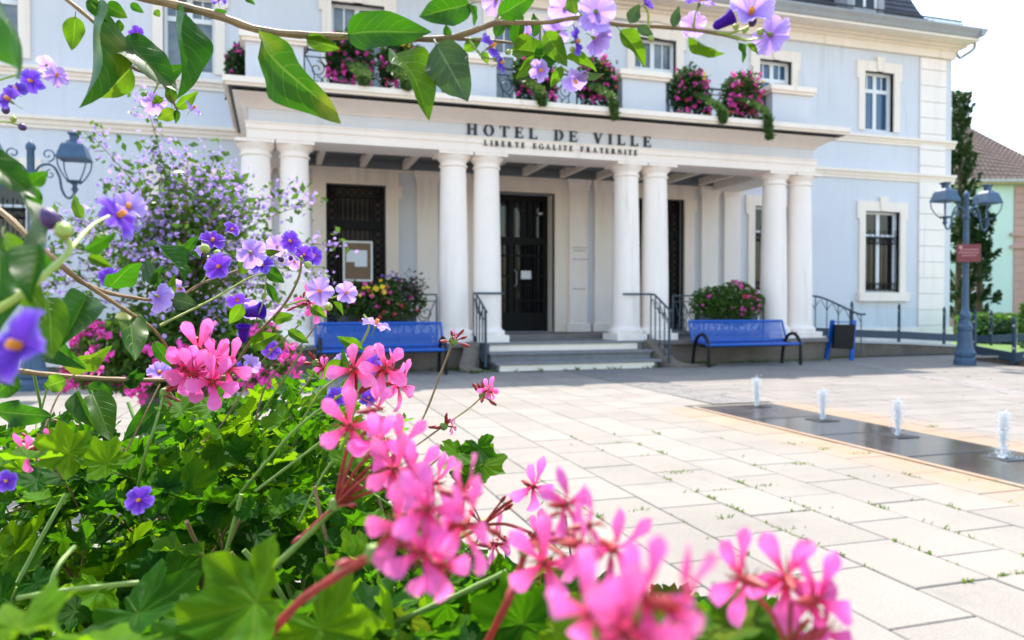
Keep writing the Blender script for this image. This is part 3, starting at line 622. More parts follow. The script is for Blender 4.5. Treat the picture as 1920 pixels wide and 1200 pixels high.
for d0, z0, d1, z1 in ((.02,4.71,.05,4.735),(.06,4.736,.20,4.79),(.22,4.791,.24,4.805),(.25,4.806,.44,4.855),(.46,4.856,.47,4.868)): slope3('cornice_moulding', M['white'], d0, z0, d1, z1)
ring3('gap_shade', M['black'], .43, 4.868, 4.894); ring3('underside_shade', M['black'], .60, 4.894, 4.907)  # black rings paint in the shade of the gap and slab underside
m = MB().box(5.5-6.29, 5.5+6.29, 13.50, W-.002, 4.908, 5.03); m.build('balcony_slab', M['cream'], hall)
m = MB().box(5.5-6.33, 5.5+6.33, 13.46, 13.499, 4.955, 5.055); m.box(5.5-6.33,5.5-6.291,13.5,W-.003,4.955,5.055); m.box(5.5+6.291,5.5+6.33,13.5,W-.003,4.955,5.055); m.build('slab_edge', M['cream'], hall)
m = MB().box(5.5-6.2, 5.5+6.2, 13.6, W-.005, 5.03, 5.052); m.build('balcony_lead', M['black'], hall)
# ceiling with beams
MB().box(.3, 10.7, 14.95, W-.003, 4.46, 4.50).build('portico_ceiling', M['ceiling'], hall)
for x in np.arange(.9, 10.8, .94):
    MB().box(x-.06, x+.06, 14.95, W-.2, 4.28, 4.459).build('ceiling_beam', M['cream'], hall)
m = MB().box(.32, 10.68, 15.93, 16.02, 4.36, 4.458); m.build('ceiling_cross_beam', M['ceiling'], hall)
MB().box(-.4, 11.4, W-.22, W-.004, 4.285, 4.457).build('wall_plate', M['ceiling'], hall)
MB().box(-.4, 11.4, W-.06, W-.004, 4.22, 4.284).build('wall_moulding', M['cream'], hall)
# doors in the portico
def door_surround(a, b, z1, ear=True):
    q = .29; s = MB(); y = W
    s.box(a-q, a, y-.06, y+.12, .598, z1); s.box(b, b+q, y-.06, y+.12, .598, z1); s.box(a-q, b+q, y-.062, y+.12, z1, z1+.295)
    if ear: s.box(a-q-.08, a-q, y-.055, y, z1-.28, z1+.0); s.box(b+q, b+q+.08, y-.055, y, z1-.28, z1+.0)
    s.box(a-.07, a-.002, y-.085, y-.06, .6, z1+.06); s.box(b+.002, b+.07, y-.085, y-.06, .6, z1+.06); s.box(a-.002, b+.002, y-.085, y-.062, z1+.002, z1+.06)
    return s
def grille_door(a, b, label):
    z0, z1 = .6, 3.92; cx = (a+b)/2
    o = MB().box(a, b, W+.26, W+.32, z0, z1).build('door', M['shutter'], hall, label=label)
    door_surround(a, b, z1).build('surround', M['cream'], o)
    MB().prism([(cx-.13,z1+.02),(cx+.13,z1+.02),(cx+.17,z1+.36),(cx-.17,z1+.36)], W-.11, W-.066, 'y').build('keystone', M['cream'], o)
    g = MB(); y0, y1 = W+.16, W+.2; t = .05
    g.box(a,a+t,y0,y1,z0,z1); g.box(b-t,b,y0,y1,z0,z1); g.box(a+t,b-t,y0,y1,z1-t,z1); g.box(a+t,b-t,y0,y1,z1-.28,z1-.25); g.box(a+t,b-t,y0-.01,y1,z1-.98,z1-.78); g.box(a+t,b-t,y0,y1,z0,z0+.5)
    for s in (a+.24, b-.28): g.box(s, s+.04, y0+.002, y1-.002, z0+.5, z1-.25)
    zz = z0+.6
    while zz < z1-.05:
        for xc in (a+.145, b-.145):
            g.tube([(xc+.07*math.cos(u), y0+.015, zz+.075*math.sin(u)) for u in [2*math.pi*v/10 for v in range(11)]], .014, 4)
        zz += .165
    for i in range(7):
        xc = a+.145 + (b-a-.29)*i/6
        g.tube([(xc+.07*math.cos(u), y0+.015, z1-.15+.07*math.sin(u)) for u in [2*math.pi*v/10 for v in range(11)]], .013, 4)
    for i in range(7):
        x = a+.28 + (b-a-.56)*(i+.5)/7; g.tube([(x,y0+.015,z0+.5),(x,y0+.015,z1-.98)], .014, 5)
        g.tube([(x,y0+.015,z1-.78),(x,y0+.015,z1-.62),(x,y0+.015,z1-.52),(x,y0+.015,z1-.28)], [.012,.03,.03,.012], 6)
    g.build('grille', M['dark_iron'], o); return o
dl = grille_door(1.06, 2.37, 'dark wrought iron grille door behind the notice board')
grille_door(8.63, 9.94, 'dark wrought iron grille door right of the entrance')
# main entrance
a, b, z0, z1 = 4.52, 6.42, .6, 3.92
door = MB().box(a, b, W+.52, W+.56, z0, z1).build('entrance_door', M['pane'], hall, label='tall dark glazed double entrance door with iron bars')
s = door_surround(a, b, z1, False); s.box(a-.4, a-.29, W-.03, W, .6, z1+.36); s.box(b+.29, b+.4, W-.03, W, .6, z1+.36); s.box(a-.29, b+.29, W-.035, W, z1+.296, z1+.36); s.build('surround', M['cream'], door)
MB().box(a, a+.001, W+.12, W+.5, z0, z1).build('reveal', M['cream'], door); MB().box(b-.001, b, W+.12, W+.5, z0, z1).build('reveal', M['cream'], door)
g = MB(); y0, y1 = W+.44, W+.5; t = .12
for xa, xb in ((a, a+t), (b-t, b), (5.41, 5.53)): g.box(xa, xb, y0, y1, z0, z1)
for za, zb in ((z0, z0+.45), (2.72, 2.9), (z1-.12, z1)): g.box(a+t, 5.41, y0, y1, za, zb); g.box(5.53, b-t, y0, y1, za, zb)
for i in range(9):
    for (xa, xb) in ((a+t, 5.41), (5.53, b-t)):
        x = xa + (xb-xa)*(i+.5)/9; g.tube([(x,y0+.03,z0+.45),(x,y0+.03,2.72)], .013 if i % 3 else .03, 5); 
        if i % 2 == 0: g.tube([(x,y0+.03,2.9),(x,y0+.03,z1-.12)], .012, 5)
for zc in (1.35, 1.95, 2.45):
    for (xa, xb) in ((a+t, 5.41), (5.53, b-t)): g.box(xa, xb, y0+.01, y1-.01, zc-.02, zc+.02)
g.build('door_frame', M['dark_wood'], door)
MB().tube([(5.55,W+.42,1.7),(5.60,W+.40,1.75),(5.60,W+.40,2.05),(5.55,W+.42,2.1)], .012, 6).build('door_handle', M['zinc'], door)
MB().box(5.72, 5.98, W+.425, W+.43, 1.88, 2.08).build('paper_notice', M['paper'], door)
MB().lathe([(.0,0),(.05,.01),(.05,.05),(.0,.06)], (6.2, W+.36, 3.45), 12).build('ceiling_spot', M['frame'], door)
# worn lettering on the pilaster right of the entrance
ink = MB()
for z, xa, n_ in ((2.62, 6.86, 9), (2.55, 6.90, 8), (2.34, 6.86, 10), (1.62, 6.88, 7)):
    x = xa
    for k in range(n_):
        w_ = rng.uniform(.02,.04); ink.box(x, x+w_, W-.0925, W-.0905, z, z+rng.uniform(.02,.035)); x += w_+.012
ink.build('worn_lettering', M['ink'], hall)
# ---------------- serif letters
def glyph(ch, bold=1.0):
    st, th, sf = .20*bold, .075*bold, .07      # stem, hair line, serif overhang; height 1
    P_ = []
    def r(x0, x1, z0, z1): P_.append([(x0,z0),(x1,z0),(x1,z1),(x0,z1)])
    def stem(x, z0=0, z1=1, s=st): r(x, x+s, z0, z1)
    def serif(x, z, s=st): r(x-sf, x+s+sf, z, z+.06)
    def ringp(cx, cz, rx, rz, ix, iz, a0, a1, n=18):
        for k in range(n):
            u, v = a0+(a1-a0)*k/n, a0+(a1-a0)*(k+1)/n
            P_.append([(cx+ix*math.cos(u),cz+iz*math.sin(u)),(cx+rx*math.cos(u),cz+rz*math.sin(u)),(cx+rx*math.cos(v),cz+rz*math.sin(v)),(cx+ix*math.cos(v),cz+iz*math.sin(v))])
    def diag(x0, x1, w_, z0=0, z1=1): P_.append([(x0,z0),(x0+w_,z0),(x1+w_,z1),(x1,z1)])
    w_ = .75; pi = math.pi
    if ch in 'EFL':
        stem(.07); serif(.07, 0); 
        if ch != 'F': r(.27,.66,0,th); P_.append([(.60,0),(.66,0),(.66,.27),(.63,.27)])
        if ch != 'L': r(.0,.64,1-th,1); P_.append([(.58,1),(.64,1),(.64,.75),(.61,.75)]); r(.27,.48,.48,.48+th); r(.47,.50,.38,.64)
        else: serif(.07, .94)
        w_ = .70
    elif ch == 'H': stem(.07); stem(.57); [serif(x, z) for x in (.07,.57) for z in (0,.94)]; r(.27,.57,.47,.47+th); w_ = .86
    elif ch == 'I': stem(.07); serif(.07,0); serif(.07,.94); w_ = .34
    elif ch == 'T': stem(.27); serif(.27,0); r(0,.74,1-th,1); P_.append([(0,1),(.06,1),(.03,.72),(0,.72)]); P_.append([(.68,1),(.74,1),(.74,.72),(.71,.72)]); w_ = .74
    elif ch == 'O': ringp(.42,.5,.42,.51,.21,.45,0,2*pi,28); w_ = .84
    elif ch == 'D': stem(.07); r(0,.35,0,.06); r(0,.35,.94,1); ringp(.33,.5,.45,.5,.24,.44,-pi/2,pi/2); w_ = .80
    elif ch == 'V': diag(.30,.02,.21); P_.append([(.36,0),(.44,0),(.74,1),(.66,1)]); serif(.03,.94); r(.58,.84,.94,1); w_ = .84
    elif ch == 'A': diag(.02,.36,.07); P_.append([(.58,0),(.80,0),(.48,1),(.34,1)]); r(.18,.60,.30,.30+th); r(-.04,.2,0,.06); r(.50,.88,0,.06); w_ = .86
    elif ch in 'BR':
        stem(.07); serif(.07,0); serif(.07,.94); ringp(.33,.74,.33,.26,.13,.20,-pi/2,pi/2); r(.27,.34,.94,1); r(.27,.34,.48,.54)
        if ch == 'B': ringp(.33,.26,.38,.26,.17,.20,-pi/2,pi/2); r(.27,.34,0,.06)
        else: diag(.62,.32,.2,0,.5); r(.58,.88,0,.06)
        w_ = .74 if ch == 'B' else .86
    elif ch == 'G': ringp(.42,.5,.42,.51,.21,.45,.5,2*pi-.35,24); stem(.60,.05,.45); serif(.60,.42); w_ = .86
    elif ch == 'N': stem(.07,0,1,.07); stem(.66,0,1,.07); P_.append([(.06,1),(.28,1),(.73,0),(.60,0)]); r(0,.22,0,.06); r(.58,.82,.94,1); w_ = .82
    return P_, w_
def lettering(text, xa, xb, z0, h, y, depth, boldw, bold=1.0):
    ws = [glyph(c)[1]*h*boldw if c != ' ' else h*.55 for c in text]; gap = (xb - xa - sum(ws)) / (len(text)-1); x = xa
    for c, w_ in zip(text, ws):
        if c != ' ':
            mb = MB()
            for k, p in enumerate(glyph(c, bold)[0]): mb.prism([(x+u*h*boldw, z0+v*h) for u, v in p], y-depth-.0004*(k % 5), y, 'y')
            mb.build('letter', M['letter'], hall)
        x += w_+gap
lettering('HOTEL DE VILLE', 3.50, 7.42, 4.500, .215, 14.168, .03, 1.18)
lettering('LIBERTE EGALITE FRATERNITE', 3.83, 7.08, 4.298, .104, 14.108, .016, 1.0, 1.4)
# ---------------- balcony piers
for i, c in enumerate(PAIRS):
    o = MB().box(c-.5, c+.5, 14.35, 14.8, 5.054, 5.93).build('balcony_pier', M['plaster'], hall)
    k = MB().box(c-.56, c+.56, 14.29, 14.86, 5.93, 5.99); k.box(c-.60, c+.60, 14.25, 14.90, 5.99, 6.10); k.build('cap', M['cream'], o)
# ============================================================ railings
def scroll(cx, cz, r0, turns, a0, flip=1, n=26):      # spiral in the x-z plane
    return [(cx + flip*r0*(1-.82*t)*math.cos(a0+turns*2*math.pi*t), cz + r0*(1-.82*t)*math.sin(a0+turns*2*math.pi*t)) for t in [i/n for i in range(n+1)]]
def panel(mb, xa, xb, z0, z1, y, r=.011):             # wrought iron scroll panel
    w = xb-xa; cx = (xa+xb)/2; h = z1-z0
    for s in (-1, 1):
        for cz, rr in ((z0+h*.70, h*.22), (z0+h*.28, h*.22)):
            c0 = cx + s*w*.25; pts = scroll(c0, cz, rr, 1.35, math.pi/2 if s > 0 else math.pi/2, s)
            mb.tube([(u, y, v) for u, v in pts], r, 5)
        mb.tube(spline([(cx+s*w*.02,y,z0),(cx+s*w*.16,y,z0+h*.35),(cx+s*w*.02,y,z0+h*.65),(cx+s*w*.2,y,z1)],6), r, 5)
        mb.tube(spline([(cx+s*w*.48,y,z0),(cx+s*w*.30,y,z0+h*.5),(cx+s*w*.48,y,z1)],6), r, 5)
def flat_railing(name, xa, xb, z0, z1, y, label, np_, group, cat='railing'):
    o = empty(name, ((xa+xb)/2, y, z0), label, cat, group)
    MB().box(xa, xb, y-.022, y+.022, z1-.03, z1).build('top_rail', M['iron'], o)
    MB().box(xa, xb, y-.012, y+.012, z0+.06, z0+.085).build('bottom_rail', M['iron'], o)
    MB().box(xa, xb, y-.012, y+.012, z1-.15, z1-.13).build('middle_rail', M['iron'], o)
    for i in range(np_+1):
        x = xa + (xb-xa)*i/np_; MB().box(x-.014, x+.014, y-.0145, y+.0145, z0, z1-.03).build('post', M['iron'], o)
    for i in range(np_):
        m = MB(); panel(m, xa+(xb-xa)*i/np_+.02, xa+(xb-xa)*(i+1)/np_-.02, z0+.085, z1-.15, y); m.build('scrollwork', M['iron'], o)
    return o
flat_railing('balcony_railing', .52, 3.13, 5.054, 5.98, 14.6, 'scrolled iron balcony railing over the left bay, above the grille door', 3, 'balcony railings')
flat_railing('balcony_railing', 4.17, 6.84, 5.054, 5.98, 14.6, 'scrolled iron balcony railing over the entrance, between the two middle piers', 3, 'balcony railings')
flat_railing('balcony_railing', 7.88, 10.48, 5.054, 5.98, 14.6, 'scrolled iron balcony railing over the right bay', 3, 'balcony railings')
flat_railing('terrace_railing', .70, 2.95, PF, 1.45, 14.35, 'scrolled iron railing behind the left blue bench', 3, 'terrace railings')
flat_railing('terrace_railing', 8.05, 10.30, PF, 1.45, 14.35, 'scrolled iron railing behind the right blue bench', 3, 'terrace railings')
def side_railing(x, label):
    o = empty('balcony_end_railing', (x, 15.9, 5.05), label, 'railing', 'side railings of the balcony')
    MB().box(x-.02, x+.02, 14.86, W-.08, 5.95, 5.98).build('top_rail', M['iron'], o); MB().box(x-.012, x+.012, 14.86, W-.08, 5.12, 5.14).build('bottom_rail', M['iron'], o)
    for i in range(12):
        y = 14.9 + .19*i; MB().tube([(x,y,5.054),(x,y,5.96)], .01, 5).build('baluster', M['iron'], o)
side_railing(-.30, 'plain iron railing on the left end of the balcony'); side_railing(11.30, 'plain iron railing on the right end of the balcony')
def stair_rail(side, label):
    s = side; x0 = 3.62 if s < 0 else 7.40; xe = x0 + (.06 if s < 0 else .10)
    o = empty('stair_railing', (x0, 13.8, 0), label, 'handrail', 'handrails of the entrance steps')
    top = [(x0+s*(-.62), 14.12, 1.46), (x0, 14.12, 1.46), (x0+.02, 13.98, 1.45), (x0+.05, 13.42, 1.14), (xe, 13.36, 1.10)]
    MB().tube(top, .022, 8).build('handrail', M['iron'], o, smooth=True)
    lo = [(x0+.02, 13.98, 1.22), (x0+.05, 13.42, .92)]; MB().tube(lo, .011, 5).build('lower_rail', M['iron'], o)
    for i in range(5):
        t = i/4; y = 14.10 + (13.42-14.10)*t; zt = 1.45 - max(0, (13.98-y))/.56*.32; zb = .50 - .36*t
        MB().tube([(x0+.05*t, y, zb-.05),(x0+.05*t, y, zt)], .014 if i < 4 else .026, 6).build('baluster', M['iron'], o)
        if i < 4:
            y2 = y - .17; zt2 = 1.45 - max(0, (13.98-y2))/.56*.32
            MB().tube(spline([(x0,y,zt-.26),(x0,y-.03,zt-.14),(x0,(y+y2)/2,(zt+zt2)/2-.08),(x0,y2+.03,zt2-.14),(x0,y2,zt2-.26)],4), .009, 5).build('arch', M['iron'], o)
            MB().tube(spline([(x0,y,zb+.1),(x0,(y+y2)/2,zb+.02),(x0,y2,zb+.04)],4), .008, 5).build('arch', M['iron'], o)
    return o
stair_rail(-1, 'iron handrail on the left side of the entrance steps'); stair_rail(1, 'iron handrail on the right side of the entrance steps')
def stone_scroll(s, label):     # swept stone cheek beside the steps
    xa = 3.58 if s < 0 else 7.30; m = MB(); n = 14; w_ = .15; prev = None
    pts = spline([(xa+.02*s, 14.08, .50), (xa+.05*s, 13.92, .53), (xa+.12*s, 13.72, .36), (xa+.24*s, 13.48, .14), (xa+.46*s*(1 if s > 0 else .3), 13.30, .075), (xa+.75*s*(1 if s > 0 else .2), 13.26, .06)], 6)
    vs = []
    for p in pts:
        for u, v in ((-w_,-1),(-w_,-.35),(-w_*.75,-.05),(0,.03),(w_*.75,-.05),(w_,-.35),(w_,-1)):
            vs.append((p.x+u, p.y + (0 if p.y > 13.35 else u*.2), 0 if v == -1 else max(.0, p.z + v*.10)))
    k = 7; m.add(vs, [(j*k+i, j*k+i+1, (j+1)*k+i+1, (j+1)*k+i) for j in range(len(pts)-1) for i in range(k-1)] + [tuple(range(k)), tuple((len(pts)-1)*k+i for i in range(k))])
    tag(m.build('stone_cheek', M['conc'], smooth=True), label, 'stone', 'stone cheeks of the steps')
stone_scroll(-1, 'weathered swept stone cheek left of the steps'); stone_scroll(1, 'weathered swept stone cheek right of the steps')
# ============================================================ benches
def bench(x0, label):
    o = empty('bench', (x0+1.12, 13.4, 0), label, 'bench', 'blue benches in front of the portico'); L = 2.25; x1 = x0+L
    back = MB(); a, b = (13.62,.50), (13.78,.90); t = .006
    back.add([(x0+.05,a[0],a[1]),(x1-.05,a[0],a[1]),(x1-.05,b[0],b[1]),(x0+.05,b[0],b[1])], [(0,1,2,3)]); back.build('backrest', M['perf'], o)
    f = MB(); f.tube([(x0,b[0],b[1]),(x1,b[0],b[1])], .026, 8); f.tube([(x0,a[0],a[1]),(x1,a[0],a[1])], .024, 8); f.tube([(x0,a[0],a[1]),(x0,b[0],b[1])], .026, 8); f.tube([(x1,a[0],a[1]),(x1,b[0],b[1])], .026, 8); f.build('back_frame', M['bench'], o, smooth=True)
    s = MB(); pr = spline([(0,13.60,.47),(0,13.45,.435),(0,13.25,.44),(0,13.12,.445)], 4)
    s.add([(x, p.y, p.z) for p in pr for x in (x0+.04, x1-.04)], [(2*i,2*i+1,2*i+3,2*i+2) for i in range(len(pr)-1)]); s.build('seat', M['perf'], o)
    f = MB(); f.tube([(x0+.0,13.11,.44),(x1+.0,13.11,.44)], .028, 8); f.build('seat_edge', M['bench'], o, smooth=True)
    for x in (x0+.05, x1-.05):
        MB().tube(spline([(x,13.10,0),(x,13.10,.30),(x,13.13,.50),(x,13.30,.64),(x,13.50,.60),(x,13.62,.44),(x,13.68,.2),(x,13.70,0)],6), .034, 8).build('leg', M['black'], o, smooth=True)
        MB().tube([(x,13.12,.42),(x,13.62,.45)], .025, 6).build('seat_support', M['black'], o)
    MB().tube([(x0+.05,13.4,.40),(x1-.05,13.4,.40)], .02, 6).build('stretcher', M['black'], o)
bench(.66, 'blue perforated metal bench left of the entrance steps'); bench(8.10, 'blue perforated metal bench right of the entrance steps')
# ============================================================ litter bin
o = empty('litter_bin', (12.12, 14.1, 0), 'black litter bin slung between two bright blue posts', 'litter bin')
for (xa, ya), (xb, yb) in (((11.98,14.35),(12.02,14.2)), ((12.30,13.92),(12.38,13.94))):
    m = MB(); d = .05
    m.add([(xa-d,ya-.02,0),(xa+d,ya-.02,0),(xa+d,ya+.02,0),(xa-d,ya+.02,0),(xb-d,yb-.02,.9),(xb+d,yb-.02,.9),(xb+d,yb+.02,.9),(xb-d,yb+.02,.9)], [(0,1,5,4),(1,2,6,5),(2,3,7,6),(3,0,4,7),(4,5,6,7),(3,2,1,0)]); m.build('post', M['bench'], o)
m = MB(); q0 = [(11.95,14.08),(12.29,13.86),(12.38,14.02),(12.04,14.26)]; q1 = [(11.97,14.04),(12.32,13.82),(12.42,14.0),(12.06,14.24)]
m.add([(x,y,.26) for x,y in q0]+[(x,y,.80) for x,y in q1]+[(x*.9+12.16*.1,y*.9+14.03*.1,.80) for x,y in q1]+[(x*.9+12.16*.1,y*.9+14.03*.1,.40) for x,y in q0], [(3,2,1,0)]+[(k,(k+1)%4,4+(k+1)%4,4+k) for k in range(4)]+[(4+k,4+(k+1)%4,8+(k+1)%4,8+k) for k in range(4)]+[(8+k,8+(k+1)%4,12+(k+1)%4,12+k) for k in range(4)]+[(12,13,14,15)]); m.build('basket', M['black'], o)
MB().tube([(11.99,14.16,.86),(12.35,13.92,.86)], .012, 6).build('crossbar', M['bench'], o)
# ============================================================ street lamps
def lamp(loc, label, ang):
    o = empty('street_lamp', loc, label, 'street lamp', 'double-headed street lamps', rz=ang); ORG[o.name] = Vector((0,0,0))
    MB().lathe([(.21,0),(.21,.10),(.195,.14),(.18,.16),(.20,.19),(.205,.25),(.17,.32),(.145,.45),(.135,.62),(.13,.70),(.15,.74),(.15,.80),(.12,.83)], n=12).build('pedestal', M['lampblue'], o)
    MB().lathe([(.12,.83),(.09,.88),(.085,.95),(.105,.99),(.11,1.03),(.09,1.08),(.068,1.12),(.06,1.3),(.055,2.6),(.05,3.0),(.07,3.02),(.07,3.08),(.052,3.1),(.05,3.45),(.065,3.47),(.065,3.52),(.03,3.57),(.0,3.60)], n=14).build('pole', M['lampblue'], o, smooth=True)
    for s in (-1, 1):
        a = MB(); hx = .56*s
        a.tube(spline([(.05*s,0,3.12),(.13*s,0,3.24),(.27*s,0,3.25),(.36*s,0,3.10),(.39*s,0,2.92),(.45*s,0,2.80),(.52*s,0,2.80),(hx,0,2.88)],6), .019, 7)
        a.tube([(.08*s+s*u,0,v) for u,v in scroll(.14,3.40,.10,1.2,-math.pi/2)], .011, 5); a.tube([(.05*s+s*u,0,v) for u,v in scroll(.20,3.12,.07,1.1,math.pi/2)], .010, 5)
        a.build('arm', M['lampblue'], o, smooth=True)
        h = MB(); y = 0
        for (r0, z0), (r1, z1) in zip([(.195,3.34),(.20,3.362),(.15,3.53),(.135,3.56),(.08,3.61),(.05,3.63),(.05,3.69),(.075,3.71),(.075,3.735),(.02,3.745)][:-1], [(.20,3.362),(.15,3.53),(.135,3.56),(.08,3.61),(.05,3.63),(.05,3.69),(.075,3.71),(.075,3.735),(.02,3.745)]):
            q = lambda r, z: [(hx-r,-r,z),(hx+r,-r,z),(hx+r,r,z),(hx-r,r,z)]
            h.add(q(r0,z0)+q(r1,z1), [(k,(k+1)%4,4+(k+1)%4,4+k) for k in range(4)])
        h.add([(hx-.195,-.195,3.341),(hx+.195,-.195,3.341),(hx+.195,.195,3.341),(hx-.195,.195,3.341)], [(0,1,2,3)])
        hd = h.build('lantern', M['lampblue'], o)
        for u in (-1, 1):
            for v in (-1, 1):
                MB().tube(spline([(hx+.185*u,.185*v,3.34),(hx+.17*u,.17*v,3.22),(hx+.11*u,.11*v,3.08),(hx+.05*u,.05*v,3.0)],5), .011, 5).build('rib', M['lampblue'], hd)
        MB().lathe([(.11,3.02),(.115,3.04),(.04,3.0),(.03,2.95),(.05,2.92),(.02,2.86)], (hx,0,0), 10).build('hub', M['lampblue'], hd)
    return o
lamp((-3.36, 12.5, 0), 'double blue-grey street lamp left, partly hidden by the near leaves', 0)
lamp((13.6, 12.16, 0), 'double blue street lamp carrying the burgundy sign, right of the bin', 0)
sg = empty('street_sign', (13.55, 12.05, 2.3), 'small burgundy sign with white print on the right street lamp', 'sign', rz=-R(25)); ORG[sg.name] = Vector((0,0,0))
MB().cbox(-.23,.23,-.012,.012,-.18,.18,.006).build('panel', M['sign'], sg)
m = MB()
m.lathe([(.0,0),(.035,0),(.035,.003),(0,.003)], (0,0,0), 12); m.v = [(x-.16, -.013-z, y+.12) for x,y,z in m.v]
for z, xa, xb in ((.06,-.16,.16),(.0,-.19,.19),(-.06,-.13,.13)):
    x = xa
    while x < xb: ww = rng.uniform(.015,.03); m.box(x, x+ww, -.0145, -.0135, z, z+.022); x += ww+.012
m.build('print', M['pinkstone'], sg)
# ============================================================ ramp with glass balustrade
def strip(name, pts, w, z0s, z1s, mat, parent=None, **kw):     # wall along points with its own bottom and top heights
    m = MB(); P2 = [Vector((x,y,0)) for x,y in pts]; vs = []
    for i, p in enumerate(P2):
        d = (P2[min(i+1,len(P2)-1)]-P2[max(i-1,0)]).normalized(); s = Vector((-d.y,d.x,0))*w/2
        vs += [(p.x-s.x,p.y-s.y,z0s[i]),(p.x+s.x,p.y+s.y,z0s[i]),(p.x+s.x,p.y+s.y,z1s[i]),(p.x-s.x,p.y-s.y,z1s[i])]
    n_ = len(P2); m.add(vs, [(4*j+k,4*j+(k+1)%4,4*j+4+(k+1)%4,4*j+4+k) for j in range(n_-1) for k in range(4)] + [(0,1,2,3),(4*n_-4,4*n_-3,4*n_-2,4*n_-1)])
    return m.build(name, mat, parent, **kw)
rp_ = empty('access_ramp', (14.5, 15.3, 0), 'low stained concrete ramp wall with pale coping, right of the bin', 'ramp wall')
pts = [(11.9,15.0),(13.36,15.1),(14.87,15.2),(16.36,15.25),(17.4,15.25)]
strip('ramp_wall', pts, .25, [0]*5, [.40,.33,.27,.19,.14], M['conc'], rp_); strip('coping', pts, .32, [.402,.332,.272,.192,.142], [.45,.38,.32,.24,.19], M['coping'], rp_)
strip('ramp_deck', [(11.9,16.1),(14.87,16.1),(17.4,16.1)], 1.4, [0,0,0], [.42,.30,.16], M['coping'], rp_)
def glassrail(name, pts, zb, h, label, grp='glass balustrades of the ramp'):
    c = sum((Vector((x,y,0)) for x,y in pts), Vector())/len(pts)
    o = empty(name, c, label, 'balustrade', grp)
    for (x,y), z in zip(pts, zb):
        m = MB(); m.box(x-.022,x+.022,y-.03,y+.03,z,z+h-.08); m.add([(x-.022,y-.03,z+h-.08),(x+.022,y-.03,z+h-.08),(x+.022,y+.03,z+h-.08),(x-.022,y+.03,z+h-.08),(x,y,z+h)],[(0,1,4),(1,2,4),(2,3,4),(3,0,4)]); p = m.build('post', M['navy'], o)
        for q in (.35,.8): MB().lathe([(.0,-.02),(.022,-.02),(.022,.02),(0,.02)], (x-.03,y-.01,z+h*q), 8).build('clamp', M['zinc'], p)
    for i in range(len(pts)-1):
        a, b = Vector((*pts[i],0)), Vector((*pts[i+1],0)); d = (b-a).normalized()*.05
        strip('glass_panel', [tuple((a+d)[:2]), tuple((b-d)[:2])], .012, [zb[i]+.30,zb[i+1]+.30], [zb[i]+h-.10,zb[i+1]+h-.10], M['glass'], o)
        strip('steel_band', [tuple((a+d*.5)[:2]), tuple((b-d*.5)[:2])], .04, [zb[i]+.08,zb[i+1]+.08], [zb[i]+.27,zb[i+1]+.27], M['navy'], o)
    return o
glassrail('glass_balustrade', [(11.95,15.05),(13.36,15.12),(14.87,15.2),(16.36,15.25),(17.4,15.25)], [.45,.38,.32,.24,.19], .98, 'glass balustrade with navy posts along the ramp below the right window')
a_, b_ = onz(1835,676), onz(1960,690)
r2 = [(a_.x,a_.y),(b_.x,b_.y),(b_.x+.6,b_.y-1.0)]
w2 = empty('garden_wall', (a_.x,a_.y,0), 'low concrete wall under the navy band, right of the street lamp', 'ramp wall')
strip('wall_body', r2, .25, [0]*3, [.06,.22,.36], M['conc'], w2); strip('coping', r2, .30, [.062,.222,.362], [.10,.26,.40], M['coping'], w2)
glassrail('glass_balustrade', [(a_.x+.15,a_.y+.25),(14.33,11.66),(b_.x+.5,b_.y-.8)], [.05,.0,.3], 1.02, 'glass balustrade with navy posts at the right edge')
glassrail('glass_balustrade', [(17.6,15.9),(18.0,15.3),(19.6,14.9),(21.5,14.5)], [.15,.18,.25,.3], .95, 'glass balustrade standing on the lawn behind the lamp')
o = empty('ramp_handrail', (12.7, 14.7, .5), 'dark iron stair handrail with arches behind the bin', 'handrail')
MB().tube(spline([(11.75,14.9,1.45),(12.05,14.85,1.45),(12.35,14.75,1.36),(13.0,14.55,1.05),(13.2,14.5,1.03)],5), .024, 8).build('handrail', M['iron'], o, smooth=True)
for i in range(6):
    t = i/5; x = 11.8+1.3*t; y = 14.9-.38*t; zt = 1.45 if x < 12.1 else 1.45-(x-12.1)*.40
    MB().tube([(x,y,.42-.3*t),(x,y,zt)], .013, 5).build('baluster', M['iron'], o)
    if i < 5: MB().tube(spline([(x,y,zt-.26),(x+.07,y-.02,zt-.13),(x+.13,y-.04,zt-.10),(x+.19,y-.06,zt-.2),(x+.26,y-.076,zt-.34)],4), .009, 5).build('arch', M['iron'], o)
# ============================================================ notice board
o = empty('notice_board', (1.70, 16.7, PF), 'white framed notice board with two papers before the grille door', 'notice board')
MB().box(1.44,2.0,16.90,16.92,1.80,2.60).build('board', M['cork'], o)
m = MB(); m.box(1.40,1.44,16.88,16.93,1.76,2.64); m.box(2.0,2.04,16.88,16.93,1.76,2.64); m.box(1.44,2.0,16.88,16.93,1.76,1.80); m.box(1.44,2.0,16.88,16.93,2.60,2.64); m.build('frame', M['frame'], o)
MB().box(1.47,1.67,16.893,16.897,2.18,2.44).build('paper', M['paper'], o); MB().box(1.65,1.92,16.886,16.890,2.08,2.44).build('paper', M['paper'], o)
for x in (1.5, 1.94): MB().box(x-.015,x+.015,16.94,16.96,PF,1.80).build('leg', M['iron'], o); MB().box(x-.02,x+.02,16.8,17.08,.598,.62).build('foot', M['iron'], o)
